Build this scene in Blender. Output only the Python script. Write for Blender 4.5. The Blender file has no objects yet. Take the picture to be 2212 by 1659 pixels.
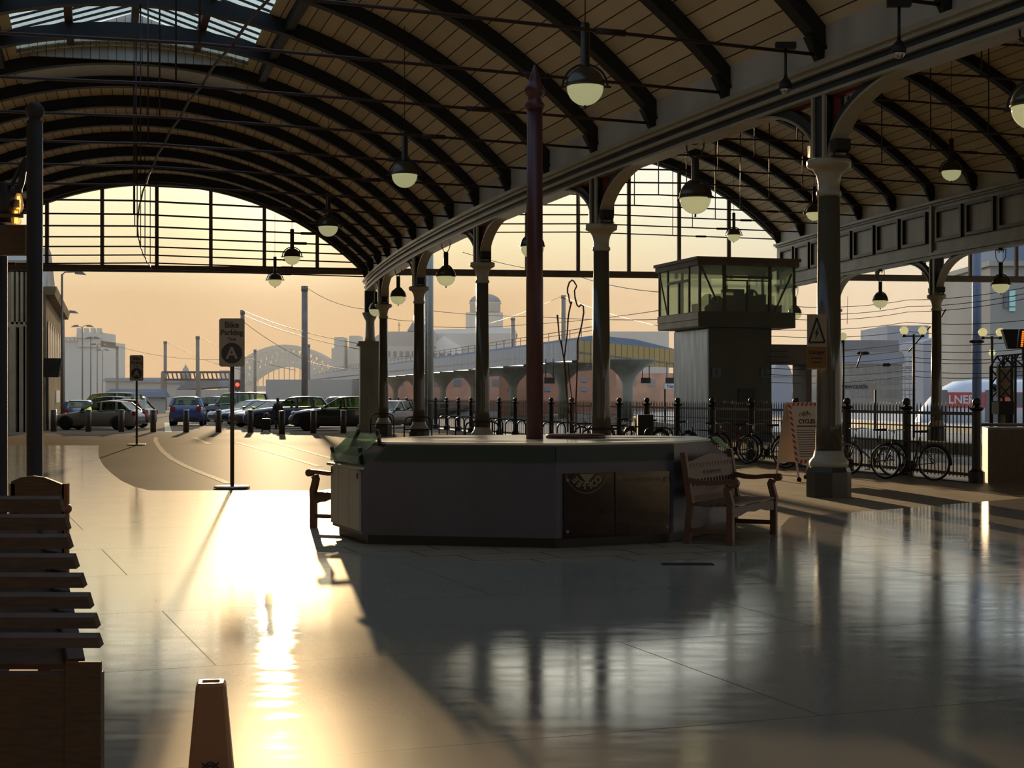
import bpy, math, random
from mathutils import Vector, Matrix
random.seed(7)
SC = bpy.context.scene
COL = SC.collection
PI = math.pi
F = 3323.0      # focal length in pixels of the 2212 px wide frame
EYE = 1.63      # eye height
HZ = 857.0      # row of the horizon

# ---------------------------------------------------------------- placing
def W(px, py, Y):
    return Vector(((px-1106)*Y/F, Y, EYE+(HZ-py)*Y/F))
def G(px, py, z=0.0):
    Y = F*(EYE-z)/(py-HZ)
    return Vector(((px-1106)*Y/F, Y, z))
# the train shed is curved: u = metres outward (left) of the arcade, s = metres along it
RAD = 249.0
TH0 = math.radians(19.7)
CX, CY = 5.12+RAD*math.cos(TH0), 24.86+RAD*math.sin(TH0)
def P(u, s, z=0.0):
    a = TH0 - s/RAD
    return Vector((CX-(RAD+u)*math.cos(a), CY-(RAD+u)*math.sin(a), z))
def head(s):                       # rotation about z that turns +Y to the arcade's direction
    return TH0 - s/RAD

# ---------------------------------------------------------------- mesh builder
class MB:
    def __init__(self):
        self.v = []; self.f = []; self.sm = []; self.uv = []; self.mi = []
        self.m = 0
    def add(self, vs, fs, smooth=False, uvs=None):
        b = len(self.v)
        self.v += [Vector(p) for p in vs]
        for i, f in enumerate(fs):
            self.f.append([b+k for k in f]); self.sm.append(smooth); self.mi.append(self.m)
            self.uv.append(uvs[i] if uvs else None)
        return self
    def box(self, x0, x1, y0, y1, z0, z1):
        vs = [(x, y, z) for z in (z0, z1) for y in (y0, y1) for x in (x0, x1)]
        return self.add(vs, [(0,2,3,1),(4,5,7,6),(0,1,5,4),(2,6,7,3),(0,4,6,2),(1,3,7,5)])
    def hexa(self, a, b):            # two quads a (bottom) and b (top), same winding
        n = len(a)
        fs = [tuple(range(n-1,-1,-1)), tuple(range(n, 2*n))]
        fs += [(i, (i+1)%n, n+(i+1)%n, n+i) for i in range(n)]
        return self.add(list(a)+list(b), fs)
    def prism(self, poly, z0, z1):
        return self.hexa([(p[0],p[1],z0) for p in poly], [(p[0],p[1],z1) for p in poly])
    def ext(self, poly3, vec):
        vec = Vector(vec)
        return self.hexa([Vector(p) for p in poly3], [Vector(p)+vec for p in poly3])
    def bar(self, p, q, w, h, up=(0,0,1)):
        p, q = Vector(p), Vector(q)
        d = (q-p).normalized(); up = Vector(up)
        sd = d.cross(up)
        if sd.length < 1e-4: sd = d.cross(Vector((1,0,0)))
        sd.normalize(); u2 = sd.cross(d).normalized()
        a = [c+sd*(i*w/2)+u2*(j*h/2) for c in (p,) for i, j in ((-1,-1),(1,-1),(1,1),(-1,1))]
        b = [v+(q-p) for v in a]
        return self.hexa(a, b)
    def tube(self, p, q, r, n=8, r2=None):
        p, q = Vector(p), Vector(q)
        if r2 is None: r2 = r
        d = (q-p).normalized()
        a = d.orthogonal().normalized(); b = d.cross(a)
        vs = [p+(a*math.cos(t)+b*math.sin(t))*r for t in [2*PI*i/n for i in range(n)]]
        vs += [q+(a*math.cos(t)+b*math.sin(t))*r2 for t in [2*PI*i/n for i in range(n)]]
        self.add(vs, [(i, (i+1)%n, n+(i+1)%n, n+i) for i in range(n)], True)
        bb = len(self.v)-2*n
        self.f += [[bb+i for i in range(n-1,-1,-1)], [bb+n+i for i in range(n)]]
        self.sm += [False]*2; self.uv += [None]*2; self.mi += [self.m]*2
        return self
    def sweep(self, pts, sec, up=None, closed=False, smooth=True):
        """sweep a closed 2-D section along 3-D points; section x = side, y = up"""
        pts = [Vector(p) for p in pts]; n = len(pts); k = len(sec)
        vs = []; prev = None
        for i, p in enumerate(pts):
            if closed: d = pts[(i+1)%n]-pts[i-1]
            else: d = pts[min(i+1,n-1)]-pts[max(i-1,0)]
            d = d.normalized()
            if up is not None:
                sd = d.cross(Vector(up))
                if sd.length < 1e-5: sd = d.orthogonal()
                sd.normalize()
            else:
                if prev is None: sd = d.orthogonal().normalized()
                else:
                    sd = prev-d*prev.dot(d); sd.normalize()
                prev = sd
            u2 = sd.cross(d)
            vs += [p+sd*a+u2*b for a, b in sec]
        fs = []
        for i in range(n if closed else n-1):
            j = (i+1)%n
            for m in range(k):
                m2 = (m+1)%k
                fs.append((i*k+m, i*k+m2, j*k+m2, j*k+m))
        self.add(vs, fs, smooth)
        if not closed:
            b = len(self.v)-n*k
            self.f += [[b+i for i in range(k-1,-1,-1)], [b+(n-1)*k+i for i in range(k)]]
            self.sm += [False]*2; self.uv += [None]*2; self.mi += [self.m]*2
        return self
    def path(self, pts, r, n=6, closed=False):
        return self.sweep(pts, [(r*math.cos(2*PI*i/n), r*math.sin(2*PI*i/n)) for i in range(n)], closed=closed)
    def rpath(self, pts, w, h, up=(0,0,1), closed=False):
        return self.sweep(pts, [(-w/2,-h/2),(w/2,-h/2),(w/2,h/2),(-w/2,h/2)], up=up, closed=closed, smooth=False)
    def lathe(self, prof, c=(0,0,0), n=20, smooth=True, off=0.0):
        c = Vector(c); k = len(prof); vs = []
        for i in range(n):
            t = 2*PI*i/n+off
            vs += [c+Vector((r*math.cos(t), r*math.sin(t), z)) for r, z in prof]
        fs = []
        for i in range(n):
            j = (i+1)%n
            for m in range(k-1):
                fs.append((i*k+m, j*k+m, j*k+m+1, i*k+m+1))
        self.add(vs, fs, smooth)
        b = len(self.v)-n*k
        for m, rev in ((0, True), (k-1, False)):
            if prof[m][0] > 1e-6:
                l = [b+i*k+m for i in range(n)]
                self.f.append(l[::-1] if rev else l); self.sm.append(False); self.uv.append(None); self.mi.append(self.m)
        return self
    def ball(self, c, r, n=16, m=10, a0=-PI/2, a1=PI/2, sz=1.0):
        return self.lathe([(max(1e-7, r*math.cos(a0+(a1-a0)*i/m)), sz*r*math.sin(a0+(a1-a0)*i/m)) for i in range(m+1)], c, n)
    def torus(self, c, R, r, axis=(0,1,0), n=28, m=6):
        ax = Vector(axis).normalized(); a = ax.orthogonal().normalized(); b = ax.cross(a); c = Vector(c)
        return self.path([c+(a*math.cos(2*PI*i/n)+b*math.sin(2*PI*i/n))*R for i in range(n)], r, m, True)
    def xf(self, mat):
        self.v = [mat @ p for p in self.v]; return self
    def mesh(self, name):
        me = bpy.data.meshes.new(name)
        me.from_pydata([tuple(p) for p in self.v], [], self.f)
        me.polygons.foreach_set('use_smooth', self.sm)
        me.polygons.foreach_set('material_index', self.mi)
        if any(u is not None for u in self.uv):
            ul = me.uv_layers.new(name='UVMap')
            k = 0
            for f, u in zip(self.f, self.uv):
                for i in range(len(f)):
                    ul.data[k].uv = u[i] if u else (0, 0); k += 1
        me.validate(); me.update()
        return me

WM = {}                                # world matrix of everything built
def tag(o, label=None, cat=None, group=None, kind=None):
    if label: o['label'] = label
    if cat: o['category'] = cat
    if group: o['group'] = group
    if kind: o['kind'] = kind
    return o
def thing(name, label, cat, loc=(0,0,0), rz=0.0, group=None):
    o = bpy.data.objects.new(name, None); COL.objects.link(o)
    o.empty_display_size = 0.2
    o.location = loc; o.rotation_euler = (0,0,rz)
    WM[o.name] = Matrix.Translation(Vector(loc)) @ Matrix.Rotation(rz, 4, 'Z')
    return tag(o, label, cat, group)
def put(name, mb, mat, parent=None, world=False, mods=None):
    """link a builder as one mesh object; world = its points are world points"""
    if parent is not None:
        if world: mb.xf(WM[parent.name].inverted())
        o = bpy.data.objects.new(name, mb.mesh(name)); COL.objects.link(o)
        o.parent = parent; WM[o.name] = WM[parent.name]
    else:
        xs = [p.x for p in mb.v]; ys = [p.y for p in mb.v]; zs = [p.z for p in mb.v]
        c = Vector(((min(xs)+max(xs))/2, (min(ys)+max(ys))/2, min(zs)))
        mb.xf(Matrix.Translation(-c))
        o = bpy.data.objects.new(name, mb.mesh(name)); COL.objects.link(o)
        o.location = c; WM[o.name] = Matrix.Translation(c)
    for m in (mat if isinstance(mat, (list, tuple)) else [mat]): o.data.materials.append(m)
    return o
def single(name, mb, mat, label, cat, group=None):
    return tag(put(name, mb, mat), label, cat, group)
def struct(name, mb, mat):
    return tag(put(name, mb, mat), kind='structure')
def dup(root, loc, rz=0.0, label=None, group=None, sc=None):
    r = root.copy(); COL.objects.link(r)
    r.location = loc; r.rotation_euler = (0,0,rz)
    if sc: r.scale = (sc,sc,sc)
    WM[r.name] = Matrix.Translation(Vector(loc)) @ Matrix.Rotation(rz, 4, 'Z')
    if label: r['label'] = label
    if group: r['group'] = group
    for ch in list(root.children):
        c = ch.copy(); COL.objects.link(c); c.parent = r
        for g in list(ch.children):
            d = g.copy(); COL.objects.link(d); d.parent = c
    return r
ORD = ['zeroth','first','second','third','fourth','fifth','sixth','seventh','eighth','ninth','tenth','eleventh','twelfth',
       'thirteenth','fourteenth','fifteenth','sixteenth','seventeenth','eighteenth','nineteenth','twentieth']
def textmesh(txt, size, depth=0.004, bold=0.0):
    cu = bpy.data.curves.new('lettering', 'FONT'); cu.body = txt; cu.size = size; cu.extrude = depth
    cu.align_x = 'CENTER'; cu.align_y = 'CENTER'; cu.offset = bold; cu.resolution_u = 3
    o = bpy.data.objects.new('lettering', cu); COL.objects.link(o)
    dg = bpy.context.evaluated_depsgraph_get(); dg.update()
    me = bpy.data.meshes.new_from_object(o.evaluated_get(dg))
    vs = [v.co.copy() for v in me.vertices]; fs = [tuple(p.vertices) for p in me.polygons]
    bpy.data.objects.remove(o); bpy.data.curves.remove(cu); bpy.data.meshes.remove(me)
    return vs, fs
def letters(mb, txt, size, c, right, up, bold=0.0, depth=0.004, mirror=False):
    """write txt centred at c in the plane (right, up)"""
    vs, fs = textmesh(txt, size, depth, bold)
    r = Vector(right).normalized(); u = Vector(up).normalized(); n = r.cross(u); c = Vector(c)
    k = -1 if mirror else 1
    mb.add([c+r*(p.x*k)+u*p.y+n*p.z for p in vs], fs)
    return mb

# ---------------------------------------------------------------- materials
def lin(c):
    return tuple((x/255/12.92 if x/255 <= .04045 else ((x/255+.055)/1.055)**2.4) for x in c)
def mat(name, rgb, rough=.6, metal=0.0, var=0.0, vscale=6.0, bump=0.0, bscale=30.0, spec=.5, coord='Object', stretch=None, rvar=0.0):
    m = bpy.data.materials.new(name); m.use_nodes = True
    nt = m.node_tree; b = nt.nodes['Principled BSDF']
    c = lin(rgb)
    b.inputs['Base Color'].default_value = (*c, 1)
    b.inputs['Roughness'].default_value = rough
    b.inputs['Metallic'].default_value = metal
    b.inputs['Specular IOR Level'].default_value = spec
    if var or bump or rvar:
        tc = nt.nodes.new('ShaderNodeTexCoord'); src = tc.outputs[coord]
        if stretch:
            mp = nt.nodes.new('ShaderNodeMapping'); mp.inputs['Scale'].default_value = stretch
            nt.links.new(src, mp.inputs[0]); src = mp.outputs[0]
        n = nt.nodes.new('ShaderNodeTexNoise'); n.inputs['Scale'].default_value = vscale; n.inputs['Detail'].default_value = 4
        nt.links.new(src, n.inputs['Vector'])
        if var:
            r = nt.nodes.new('ShaderNodeValToRGB')
            r.color_ramp.elements[0].position = .3; r.color_ramp.elements[1].position = .7
            r.color_ramp.elements[0].color = (*[x*(1-var) for x in c], 1)
            r.color_ramp.elements[1].color = (*[min(1, x*(1+var)) for x in c], 1)
            nt.links.new(n.outputs[0], r.inputs[0]); nt.links.new(r.outputs[0], b.inputs['Base Color'])
        if rvar:
            mr = nt.nodes.new('ShaderNodeMapRange')
            mr.inputs[3].default_value = max(.02, rough-rvar); mr.inputs[4].default_value = min(1, rough+rvar)
            nt.links.new(n.outputs[0], mr.inputs[0]); nt.links.new(mr.outputs[0], b.inputs['Roughness'])
        if bump:
            n2 = nt.nodes.new('ShaderNodeTexNoise'); n2.inputs['Scale'].default_value = bscale
            nt.links.new(src, n2.inputs['Vector'])
            bp = nt.nodes.new('ShaderNodeBump'); bp.inputs['Strength'].default_value = 1; bp.inputs['Distance'].default_value = bump
            nt.links.new(n2.outputs[0], bp.inputs['Height']); nt.links.new(bp.outputs[0], b.inputs['Normal'])
    return m
def emit(name, rgb, power):
    m = mat(name, rgb, .5); b = m.node_tree.nodes['Principled BSDF']
    b.inputs['Emission Color'].default_value = (*lin(rgb), 1); b.inputs['Emission Strength'].default_value = power
    return m
def glass(name, tint, gloss=.9, rough=.02, frost=0.0):
    m = bpy.data.materials.new(name); m.use_nodes = True
    nt = m.node_tree; nt.nodes.clear()
    out = nt.nodes.new('ShaderNodeOutputMaterial'); mx = nt.nodes.new('ShaderNodeMixShader')
    tr = nt.nodes.new('ShaderNodeBsdfTransparent'); gl = nt.nodes.new('ShaderNodeBsdfGlossy'); fr = nt.nodes.new('ShaderNodeMath'); lw = nt.nodes.new('ShaderNodeLayerWeight'); pw = nt.nodes.new('ShaderNodeMath')
    tr.inputs[0].default_value = (*tint, 1); gl.inputs['Roughness'].default_value = rough
    gl.inputs[0].default_value = (gloss, gloss, gloss, 1); lw.inputs[0].default_value = .5; pw.operation = 'POWER'; pw.inputs[1].default_value = 4; nt.links.new(lw.outputs['Facing'], pw.inputs[0])
    fr.operation = 'MULTIPLY_ADD'; nt.links.new(pw.outputs[0], fr.inputs[0]); fr.inputs[1].default_value = .7; fr.inputs[2].default_value = .04
    nt.links.new(fr.outputs[0], mx.inputs[0]); nt.links.new(gl.outputs[0], mx.inputs[2])
    if frost:
        tl = nt.nodes.new('ShaderNodeBsdfTranslucent'); tl.inputs[0].default_value = (*tint, 1)
        df = nt.nodes.new('ShaderNodeBsdfDiffuse'); df.inputs[0].default_value = (*tint, 1)
        m2 = nt.nodes.new('ShaderNodeMixShader'); m2.inputs[0].default_value = .35
        m3 = nt.nodes.new('ShaderNodeMixShader'); m3.inputs[0].default_value = frost
        nt.links.new(tl.outputs[0], m2.inputs[1]); nt.links.new(df.outputs[0], m2.inputs[2])
        nt.links.new(tr.outputs[0], m3.inputs[1]); nt.links.new(m2.outputs[0], m3.inputs[2])
        nt.links.new(m3.outputs[0], mx.inputs[1])
    else:
        nt.links.new(tr.outputs[0], mx.inputs[1])
    nt.links.new(mx.outputs[0], out.inputs[0])
    return m
def lines_mat(name, rgb, line, n, axis='X', width=.06, rough=.75, var=.15, spec=.3, vscale=.9):
    """boards: a dark joint every 1/n of the UV axis, each board a little different"""
    m = mat(name, rgb, rough, spec=spec); nt = m.node_tree; b = nt.nodes['Principled BSDF']
    uv = nt.nodes.new('ShaderNodeUVMap'); uv.uv_map = 'UVMap'
    sp = nt.nodes.new('ShaderNodeSeparateXYZ'); nt.links.new(uv.outputs[0], sp.inputs[0])
    ml = nt.nodes.new('ShaderNodeMath'); ml.operation = 'MULTIPLY'; ml.inputs[1].default_value = n
    nt.links.new(sp.outputs[axis], ml.inputs[0])
    fr = nt.nodes.new('ShaderNodeMath'); fr.operation = 'FRACT'; nt.links.new(ml.outputs[0], fr.inputs[0])
    lt = nt.nodes.new('ShaderNodeMath'); lt.operation = 'LESS_THAN'; lt.inputs[1].default_value = width
    nt.links.new(fr.outputs[0], lt.inputs[0])
    fl = nt.nodes.new('ShaderNodeMath'); fl.operation = 'FLOOR'; nt.links.new(ml.outputs[0], fl.inputs[0])
    wn = nt.nodes.new('ShaderNodeTexWhiteNoise'); wn.noise_dimensions = '1D'; nt.links.new(fl.outputs[0], wn.inputs['W'])
    ns = nt.nodes.new('ShaderNodeTexNoise'); ns.inputs['Scale'].default_value = vscale
    nt.links.new(uv.outputs[0], ns.inputs['Vector'])
    ad = nt.nodes.new('ShaderNodeMath'); ad.operation = 'ADD'
    nt.links.new(wn.outputs[0], ad.inputs[0]); nt.links.new(ns.outputs[0], ad.inputs[1])
    r = nt.nodes.new('ShaderNodeMapRange'); r.inputs[1].default_value = 0; r.inputs[2].default_value = 2
    r.inputs[3].default_value = 1-var; r.inputs[4].default_value = 1+var
    nt.links.new(ad.outputs[0], r.inputs[0])
    c1 = nt.nodes.new('ShaderNodeMix'); c1.data_type = 'RGBA'; c1.blend_type = 'MULTIPLY'; c1.inputs[0].default_value = 1
    c1.inputs[6].default_value = (*lin(rgb), 1); nt.links.new(r.outputs[0], c1.inputs[7])
    c2 = nt.nodes.new('ShaderNodeMix'); c2.data_type = 'RGBA'
    nt.links.new(lt.outputs[0], c2.inputs[0]); nt.links.new(c1.outputs[2], c2.inputs[6]); c2.inputs[7].default_value = (*lin(line), 1)
    nt.links.new(c2.outputs[2], b.inputs['Base Color'])
    return m
def floor_mat(name, c0, c1, rough, rvar, wave, wscale, grain, tile=None, scale=.35):
    """paving: blotchy tone, fine scratches in the gloss, gentle unevenness, thin joints"""
    m = mat(name, c0, rough); nt = m.node_tree; b = nt.nodes['Principled BSDF']; N = nt.nodes.new; L = nt.links.new
    tc = N('ShaderNodeTexCoord'); mp = N('ShaderNodeMapping'); mp.inputs['Rotation'].default_value = (0,0,math.radians(-20))
    L(tc.outputs['Object'], mp.inputs[0])
    n1 = N('ShaderNodeTexNoise'); n1.inputs['Scale'].default_value = scale; n1.inputs['Detail'].default_value = 6; L(mp.outputs[0], n1.inputs['Vector'])
    n2 = N('ShaderNodeTexNoise'); n2.inputs['Scale'].default_value = 60; n2.inputs['Detail'].default_value = 3; L(mp.outputs[0], n2.inputs['Vector'])
    ad = N('ShaderNodeMath'); ad.operation = 'MULTIPLY_ADD'; ad.inputs[1].default_value = grain; L(n2.outputs[0], ad.inputs[0]); L(n1.outputs[0], ad.inputs[2])
    r = N('ShaderNodeValToRGB'); r.color_ramp.elements[0].position = .35; r.color_ramp.elements[1].position = .7+grain*.5
    r.color_ramp.elements[0].color = (*lin(c0), 1); r.color_ramp.elements[1].color = (*lin(c1), 1); L(ad.outputs[0], r.inputs[0])
    col = r.outputs[0]
    sc = N('ShaderNodeMapping'); sc.inputs['Scale'].default_value = (1.2, 4.5, 1); sc.inputs['Rotation'].default_value = (0,0,math.radians(70)); L(tc.outputs['Object'], sc.inputs[0])
    n3 = N('ShaderNodeTexNoise'); n3.inputs['Scale'].default_value = 1.6; n3.inputs['Detail'].default_value = 7; L(sc.outputs[0], n3.inputs['Vector'])
    mr = N('ShaderNodeMapRange'); mr.inputs[1].default_value = .3; mr.inputs[2].default_value = .7
    mr.inputs[3].default_value = rough-rvar; mr.inputs[4].default_value = rough+rvar; L(n3.outputs[0], mr.inputs[0])
    rgh = mr.outputs[0]
    if tile:
        bt = N('ShaderNodeTexBrick'); bt.inputs['Scale'].default_value = 1
        bt.inputs['Brick Width'].default_value = tile[0]; bt.inputs['Row Height'].default_value = tile[1]; bt.inputs['Mortar Size'].default_value = tile[2]
        bt.inputs['Mortar Smooth'].default_value = 0
        bt.offset = .37; L(mp.outputs[0], bt.inputs['Vector'])
        mx = N('ShaderNodeMix'); mx.data_type = 'RGBA'; L(bt.outputs['Fac'], mx.inputs[0]); L(col, mx.inputs[6]); mx.inputs[7].default_value = (*[x*.25 for x in lin(c0)], 1)
        col = mx.outputs[2]
    L(col, b.inputs['Base Color']); L(rgh, b.inputs['Roughness'])
    n4 = N('ShaderNodeTexNoise'); n4.inputs['Scale'].default_value = wscale; n4.inputs['Detail'].default_value = 2; L(tc.outputs['Object'], n4.inputs['Vector'])
    bp = N('ShaderNodeBump'); bp.inputs['Strength'].default_value = 1; bp.inputs['Distance'].default_value = wave
    L(n4.outputs[0], bp.inputs['Height']); L(bp.outputs[0], b.inputs['Normal'])
    return m

MT = dict(
  iron    = mat('painted_dark_green_iron', (38,44,40), .42, var=.25, vscale=3),
  rib     = mat('dark_rib_iron', (36,38,36), .6, var=.2, vscale=2),
  rod     = mat('dark_red_iron_rod', (58,34,28), .5),
  cream   = mat('cream_paint', (186,178,152), .38, var=.12, vscale=1.5),
  red     = mat('red_paint', (120,26,22), .45),
  plaster = mat('white_plaster', (205,202,190), .55, var=.22, vscale=.8, stretch=(1,1,.35)),
  girder  = mat('grey_painted_girder', (150,152,138), .4, var=.25, vscale=1.2, stretch=(1,1,.4)),
  granite = mat('dark_granite', (62,60,54), .35, var=.5, vscale=60),
  boards  = lines_mat('cream_roof_boards', (236,218,180), (72,56,38), 62, 'X', .07, .7, .22),
  endboard= lines_mat('white_end_boards', (190,190,176), (60,56,48), 30, 'X', .07, .7, .15),
  steel   = mat('galvanised_steel', (120,122,122), .35, .7, var=.2),
  black   = mat('black_paint', (20,20,20), .4),
  dark    = mat('dark_plastic', (34,33,32), .5),
  rubber  = mat('black_rubber', (18,18,18), .8),
  chrome  = mat('chrome', (190,190,190), .15, 1),
  wood    = mat('dark_brown_timber', (84,58,36), .55, var=.35, vscale=14, stretch=(1,1,6)),
  teak    = mat('teak', (98,62,40), .5, var=.3, vscale=10, stretch=(1,6,6)),
  white   = mat('white_paint', (225,222,212), .5),
  stone   = mat('sandstone', (158,140,110), .85, var=.25, vscale=1.0),
  bgstone = mat('grey_stone', (150,150,144), .9, var=.15, vscale=.15),
  slate   = mat('slate_roof', (96,104,112), .7, var=.15, vscale=.3),
  brick   = mat('pink_brick', (172,124,98), .85, var=.25, vscale=.3),
  concrete= mat('concrete', (142,140,130), .85, var=.2, vscale=.5),
  bluegrey= mat('pale_blue_grey_cladding', (118,132,148), .6, var=.1, vscale=.2),
)
MT['globe'] = glass('opal_globe_glass', (.80,.76,.58), .7, .1, .97)
nt_ = MT['globe'].node_tree; em_ = nt_.nodes.new('ShaderNodeEmission'); em_.inputs[0].default_value = (.66,.66,.36,1); em_.inputs[1].default_value = .32
ad_ = nt_.nodes.new('ShaderNodeAddShader'); o_n = [n for n in nt_.nodes if n.type == 'OUTPUT_MATERIAL'][0]; sh_ = o_n.inputs[0].links[0].from_socket
nt_.links.new(sh_, ad_.inputs[0]); nt_.links.new(em_.outputs[0], ad_.inputs[1]); nt_.links.new(ad_.outputs[0], o_n.inputs[0])
MT['pane'] = glass('clear_roof_glass', (.82,.9,.95), .8, .05)
MT['carglass'] = glass('green_tinted_car_glass', (.68,.75,.60), .55, .06)
MT['cabinglass'] = glass('dusty_cabin_glass', (.80,.86,.80), .3, .15, .22)
MT['screen'] = glass('green_counter_glass', (.55,.72,.6), .9, .05, .35)

# ---------------------------------------------------------------- camera, sun, sky
cam = bpy.data.cameras.new('camera'); co = bpy.data.objects.new('camera', cam); COL.objects.link(co)
cam.sensor_width = 36; cam.lens = 36*F/2212
cam.shift_y = (HZ-1659/2)/2212
cam.clip_start = .1; cam.clip_end = 5000
co.location = (0,0,EYE); co.rotation_euler = (PI/2,0,0)
SC.camera = co

SUN_AZ = math.atan((597-1106)/F); SUN_EL = math.radians(6.85)
SUND = Vector((math.sin(SUN_AZ)*math.cos(SUN_EL), math.cos(SUN_AZ)*math.cos(SUN_EL), math.sin(SUN_EL)))
sl = bpy.data.lights.new('sun', 'SUN'); sl.energy = 7.5; sl.angle = math.radians(.55); sl.color = (1,.72,.40)
so = bpy.data.objects.new('sun', sl); COL.objects.link(so)
so.rotation_euler = (-SUND).to_track_quat('-Z', 'Y').to_euler(); so.location = (-30,200,60)

def sky():
    w = bpy.data.worlds.new('evening_sky'); SC.world = w; w.use_nodes = True
    nt = w.node_tree; nt.nodes.clear(); N = nt.nodes.new; L = nt.links.new
    out = N('ShaderNodeOutputWorld'); bg = N('ShaderNodeBackground'); L(bg.outputs[0], out.inputs[0])
    tc = N('ShaderNodeTexCoord'); nm = N('ShaderNodeVectorMath'); nm.operation = 'NORMALIZE'; L(tc.outputs['Generated'], nm.inputs[0])
    sp = N('ShaderNodeSeparateXYZ'); L(nm.outputs[0], sp.inputs[0])
    def ramp(src, stops):
        r = N('ShaderNodeValToRGB'); cr = r.color_ramp
        while len(cr.elements) < len(stops): cr.elements.new(.5)
        for e, (p, c) in zip(cr.elements, stops): e.position = p; e.color = (*c, 1)
        L(src, r.inputs[0]); return r.outputs[0]
    def maprange(src, a, b):
        m = N('ShaderNodeMapRange'); m.inputs[1].default_value = a; m.inputs[2].default_value = b; L(src, m.inputs[0]); return m.outputs[0]
    # sunward side, by height
    warm = ramp(sp.outputs['Z'], [(0,(.48,.27,.105)),(.065,(.46,.275,.105)),(.10,(.68,.58,.32)),(.13,(.82,.75,.48)),(.17,(.8,.78,.62)),(.3,lin((222,230,232))),(.6,lin((214,226,244)))])
    side = ramp(sp.outputs['Z'], [(0,(.54,.39,.24)),(.065,(.55,.42,.27)),(.10,(.54,.53,.42)),(.13,(.55,.65,.66)),(.17,(.57,.67,.72)),(.3,lin((206,220,232))),(.6,lin((200,216,240)))])
    back = ramp(sp.outputs['Z'], [(0,lin((192,184,178))),(.2,lin((192,194,200))),(.6,lin((180,202,232)))])
    # azimuth towards the sun
    flat = N('ShaderNodeVectorMath'); flat.operation = 'MULTIPLY'; L(nm.outputs[0], flat.inputs[0]); flat.inputs[1].default_value = (1,1,0)
    fn = N('ShaderNodeVectorMath'); fn.operation = 'NORMALIZE'; L(flat.outputs[0], fn.inputs[0])
    da = N('ShaderNodeVectorMath'); da.operation = 'DOT_PRODUCT'; L(fn.outputs[0], da.inputs[0]); da.inputs[1].default_value = (math.sin(SUN_AZ), math.cos(SUN_AZ), 0)
    m1 = N('ShaderNodeMix'); m1.data_type = 'RGBA'; L(maprange(da.outputs['Value'], .93, .995), m1.inputs[0]); L(side, m1.inputs[6]); L(warm, m1.inputs[7])
    m2 = N('ShaderNodeMix'); m2.data_type = 'RGBA'; L(maprange(da.outputs['Value'], -.2, .75), m2.inputs[0]); L(back, m2.inputs[6]); L(m1.outputs[2], m2.inputs[7])
    # aureole round the sun
    ds = N('ShaderNodeVectorMath'); ds.operation = 'DOT_PRODUCT'; L(nm.outputs[0], ds.inputs[0]); ds.inputs[1].default_value = SUND
    g1 = N('ShaderNodeMath'); g1.operation = 'POWER'; mxx = N('ShaderNodeMath'); mxx.operation = 'MAXIMUM'; mxx.inputs[1].default_value = 0
    L(ds.outputs['Value'], mxx.inputs[0]); L(mxx.outputs[0], g1.inputs[0]); g1.inputs[1].default_value = 900
    gm = N('ShaderNodeMix'); gm.data_type = 'RGBA'; gm.blend_type = 'ADD'; gm.clamp_result = False
    gs = N('ShaderNodeMath'); gs.operation = 'MULTIPLY'; gs.inputs[1].default_value = .42; L(g1.outputs[0], gs.inputs[0])
    L(gs.outputs[0], gm.inputs[0]); L(m2.outputs[2], gm.inputs[6]); gm.inputs[7].default_value = (1,.8,.5,1)
    L(gm.outputs[2], bg.inputs[0]); bg.inputs[1].default_value = 1.3
sky()
SC.view_settings.view_transform = 'Standard'; SC.view_settings.look = 'None'
SC.view_settings.gamma = 1; SC.view_settings.use_curve_mapping = False; SC.view_settings.exposure = 0.0
SC.cycles.use_denoising = True
SC.cycles.max_bounces = 7; SC.cycles.diffuse_bounces = 3; SC.cycles.glossy_bounces = 3; SC.cycles.transmission_bounces = 4
SC.cycles.transparent_max_bounces = 12; SC.cycles.sample_clamp_indirect = 6.0
SC.cycles.caustics_reflective = False; SC.cycles.caustics_refractive = False
# ================================================================ ground and floors
S_COL = [0.0, 9.85, 19.95, 29.85, 40.15, 47.35]       # the arcade columns
S_END = 47.7                                           # the open gable
Z_TOP = 0.014
MT['polished'] = floor_mat('polished_terrazzo', (152,148,134), (178,171,154), .12, .03, .0026, .9, .35, (4.2,2.5,.006))
fb_ = MT['polished'].node_tree; pb_ = fb_.nodes['Principled BSDF']
rs_ = pb_.inputs['Roughness'].links[0].from_socket; ns_ = pb_.inputs['Normal'].links[0].from_socket
pb_.inputs['Specular IOR Level'].default_value = 0; on_ = [n for n in fb_.nodes if n.type == 'OUTPUT_MATERIAL'][0]
def gloss_(rough, col, dist):
    g = fb_.nodes.new('ShaderNodeBsdfGlossy'); g.distribution = dist; g.inputs[0].default_value = (*col, 1); fb_.links.new(ns_, g.inputs['Normal'])
    if isinstance(rough, float): g.inputs['Roughness'].default_value = rough
    else: fb_.links.new(rough, g.inputs['Roughness'])
    return g
fr_ = fb_.nodes.new('ShaderNodeFresnel'); fr_.inputs[0].default_value = 1.5; fb_.links.new(ns_, fr_.inputs['Normal'])
m1_ = fb_.nodes.new('ShaderNodeMixShader'); m2_ = fb_.nodes.new('ShaderNodeMixShader'); m2_.inputs[0].default_value = .075
bk_ = [n for n in fb_.nodes if n.type == 'TEX_BRICK'][0]; k1_ = fb_.nodes.new('ShaderNodeMath'); k1_.operation = 'MULTIPLY_ADD'; k1_.inputs[1].default_value = -.45; k1_.inputs[2].default_value = .62
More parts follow.
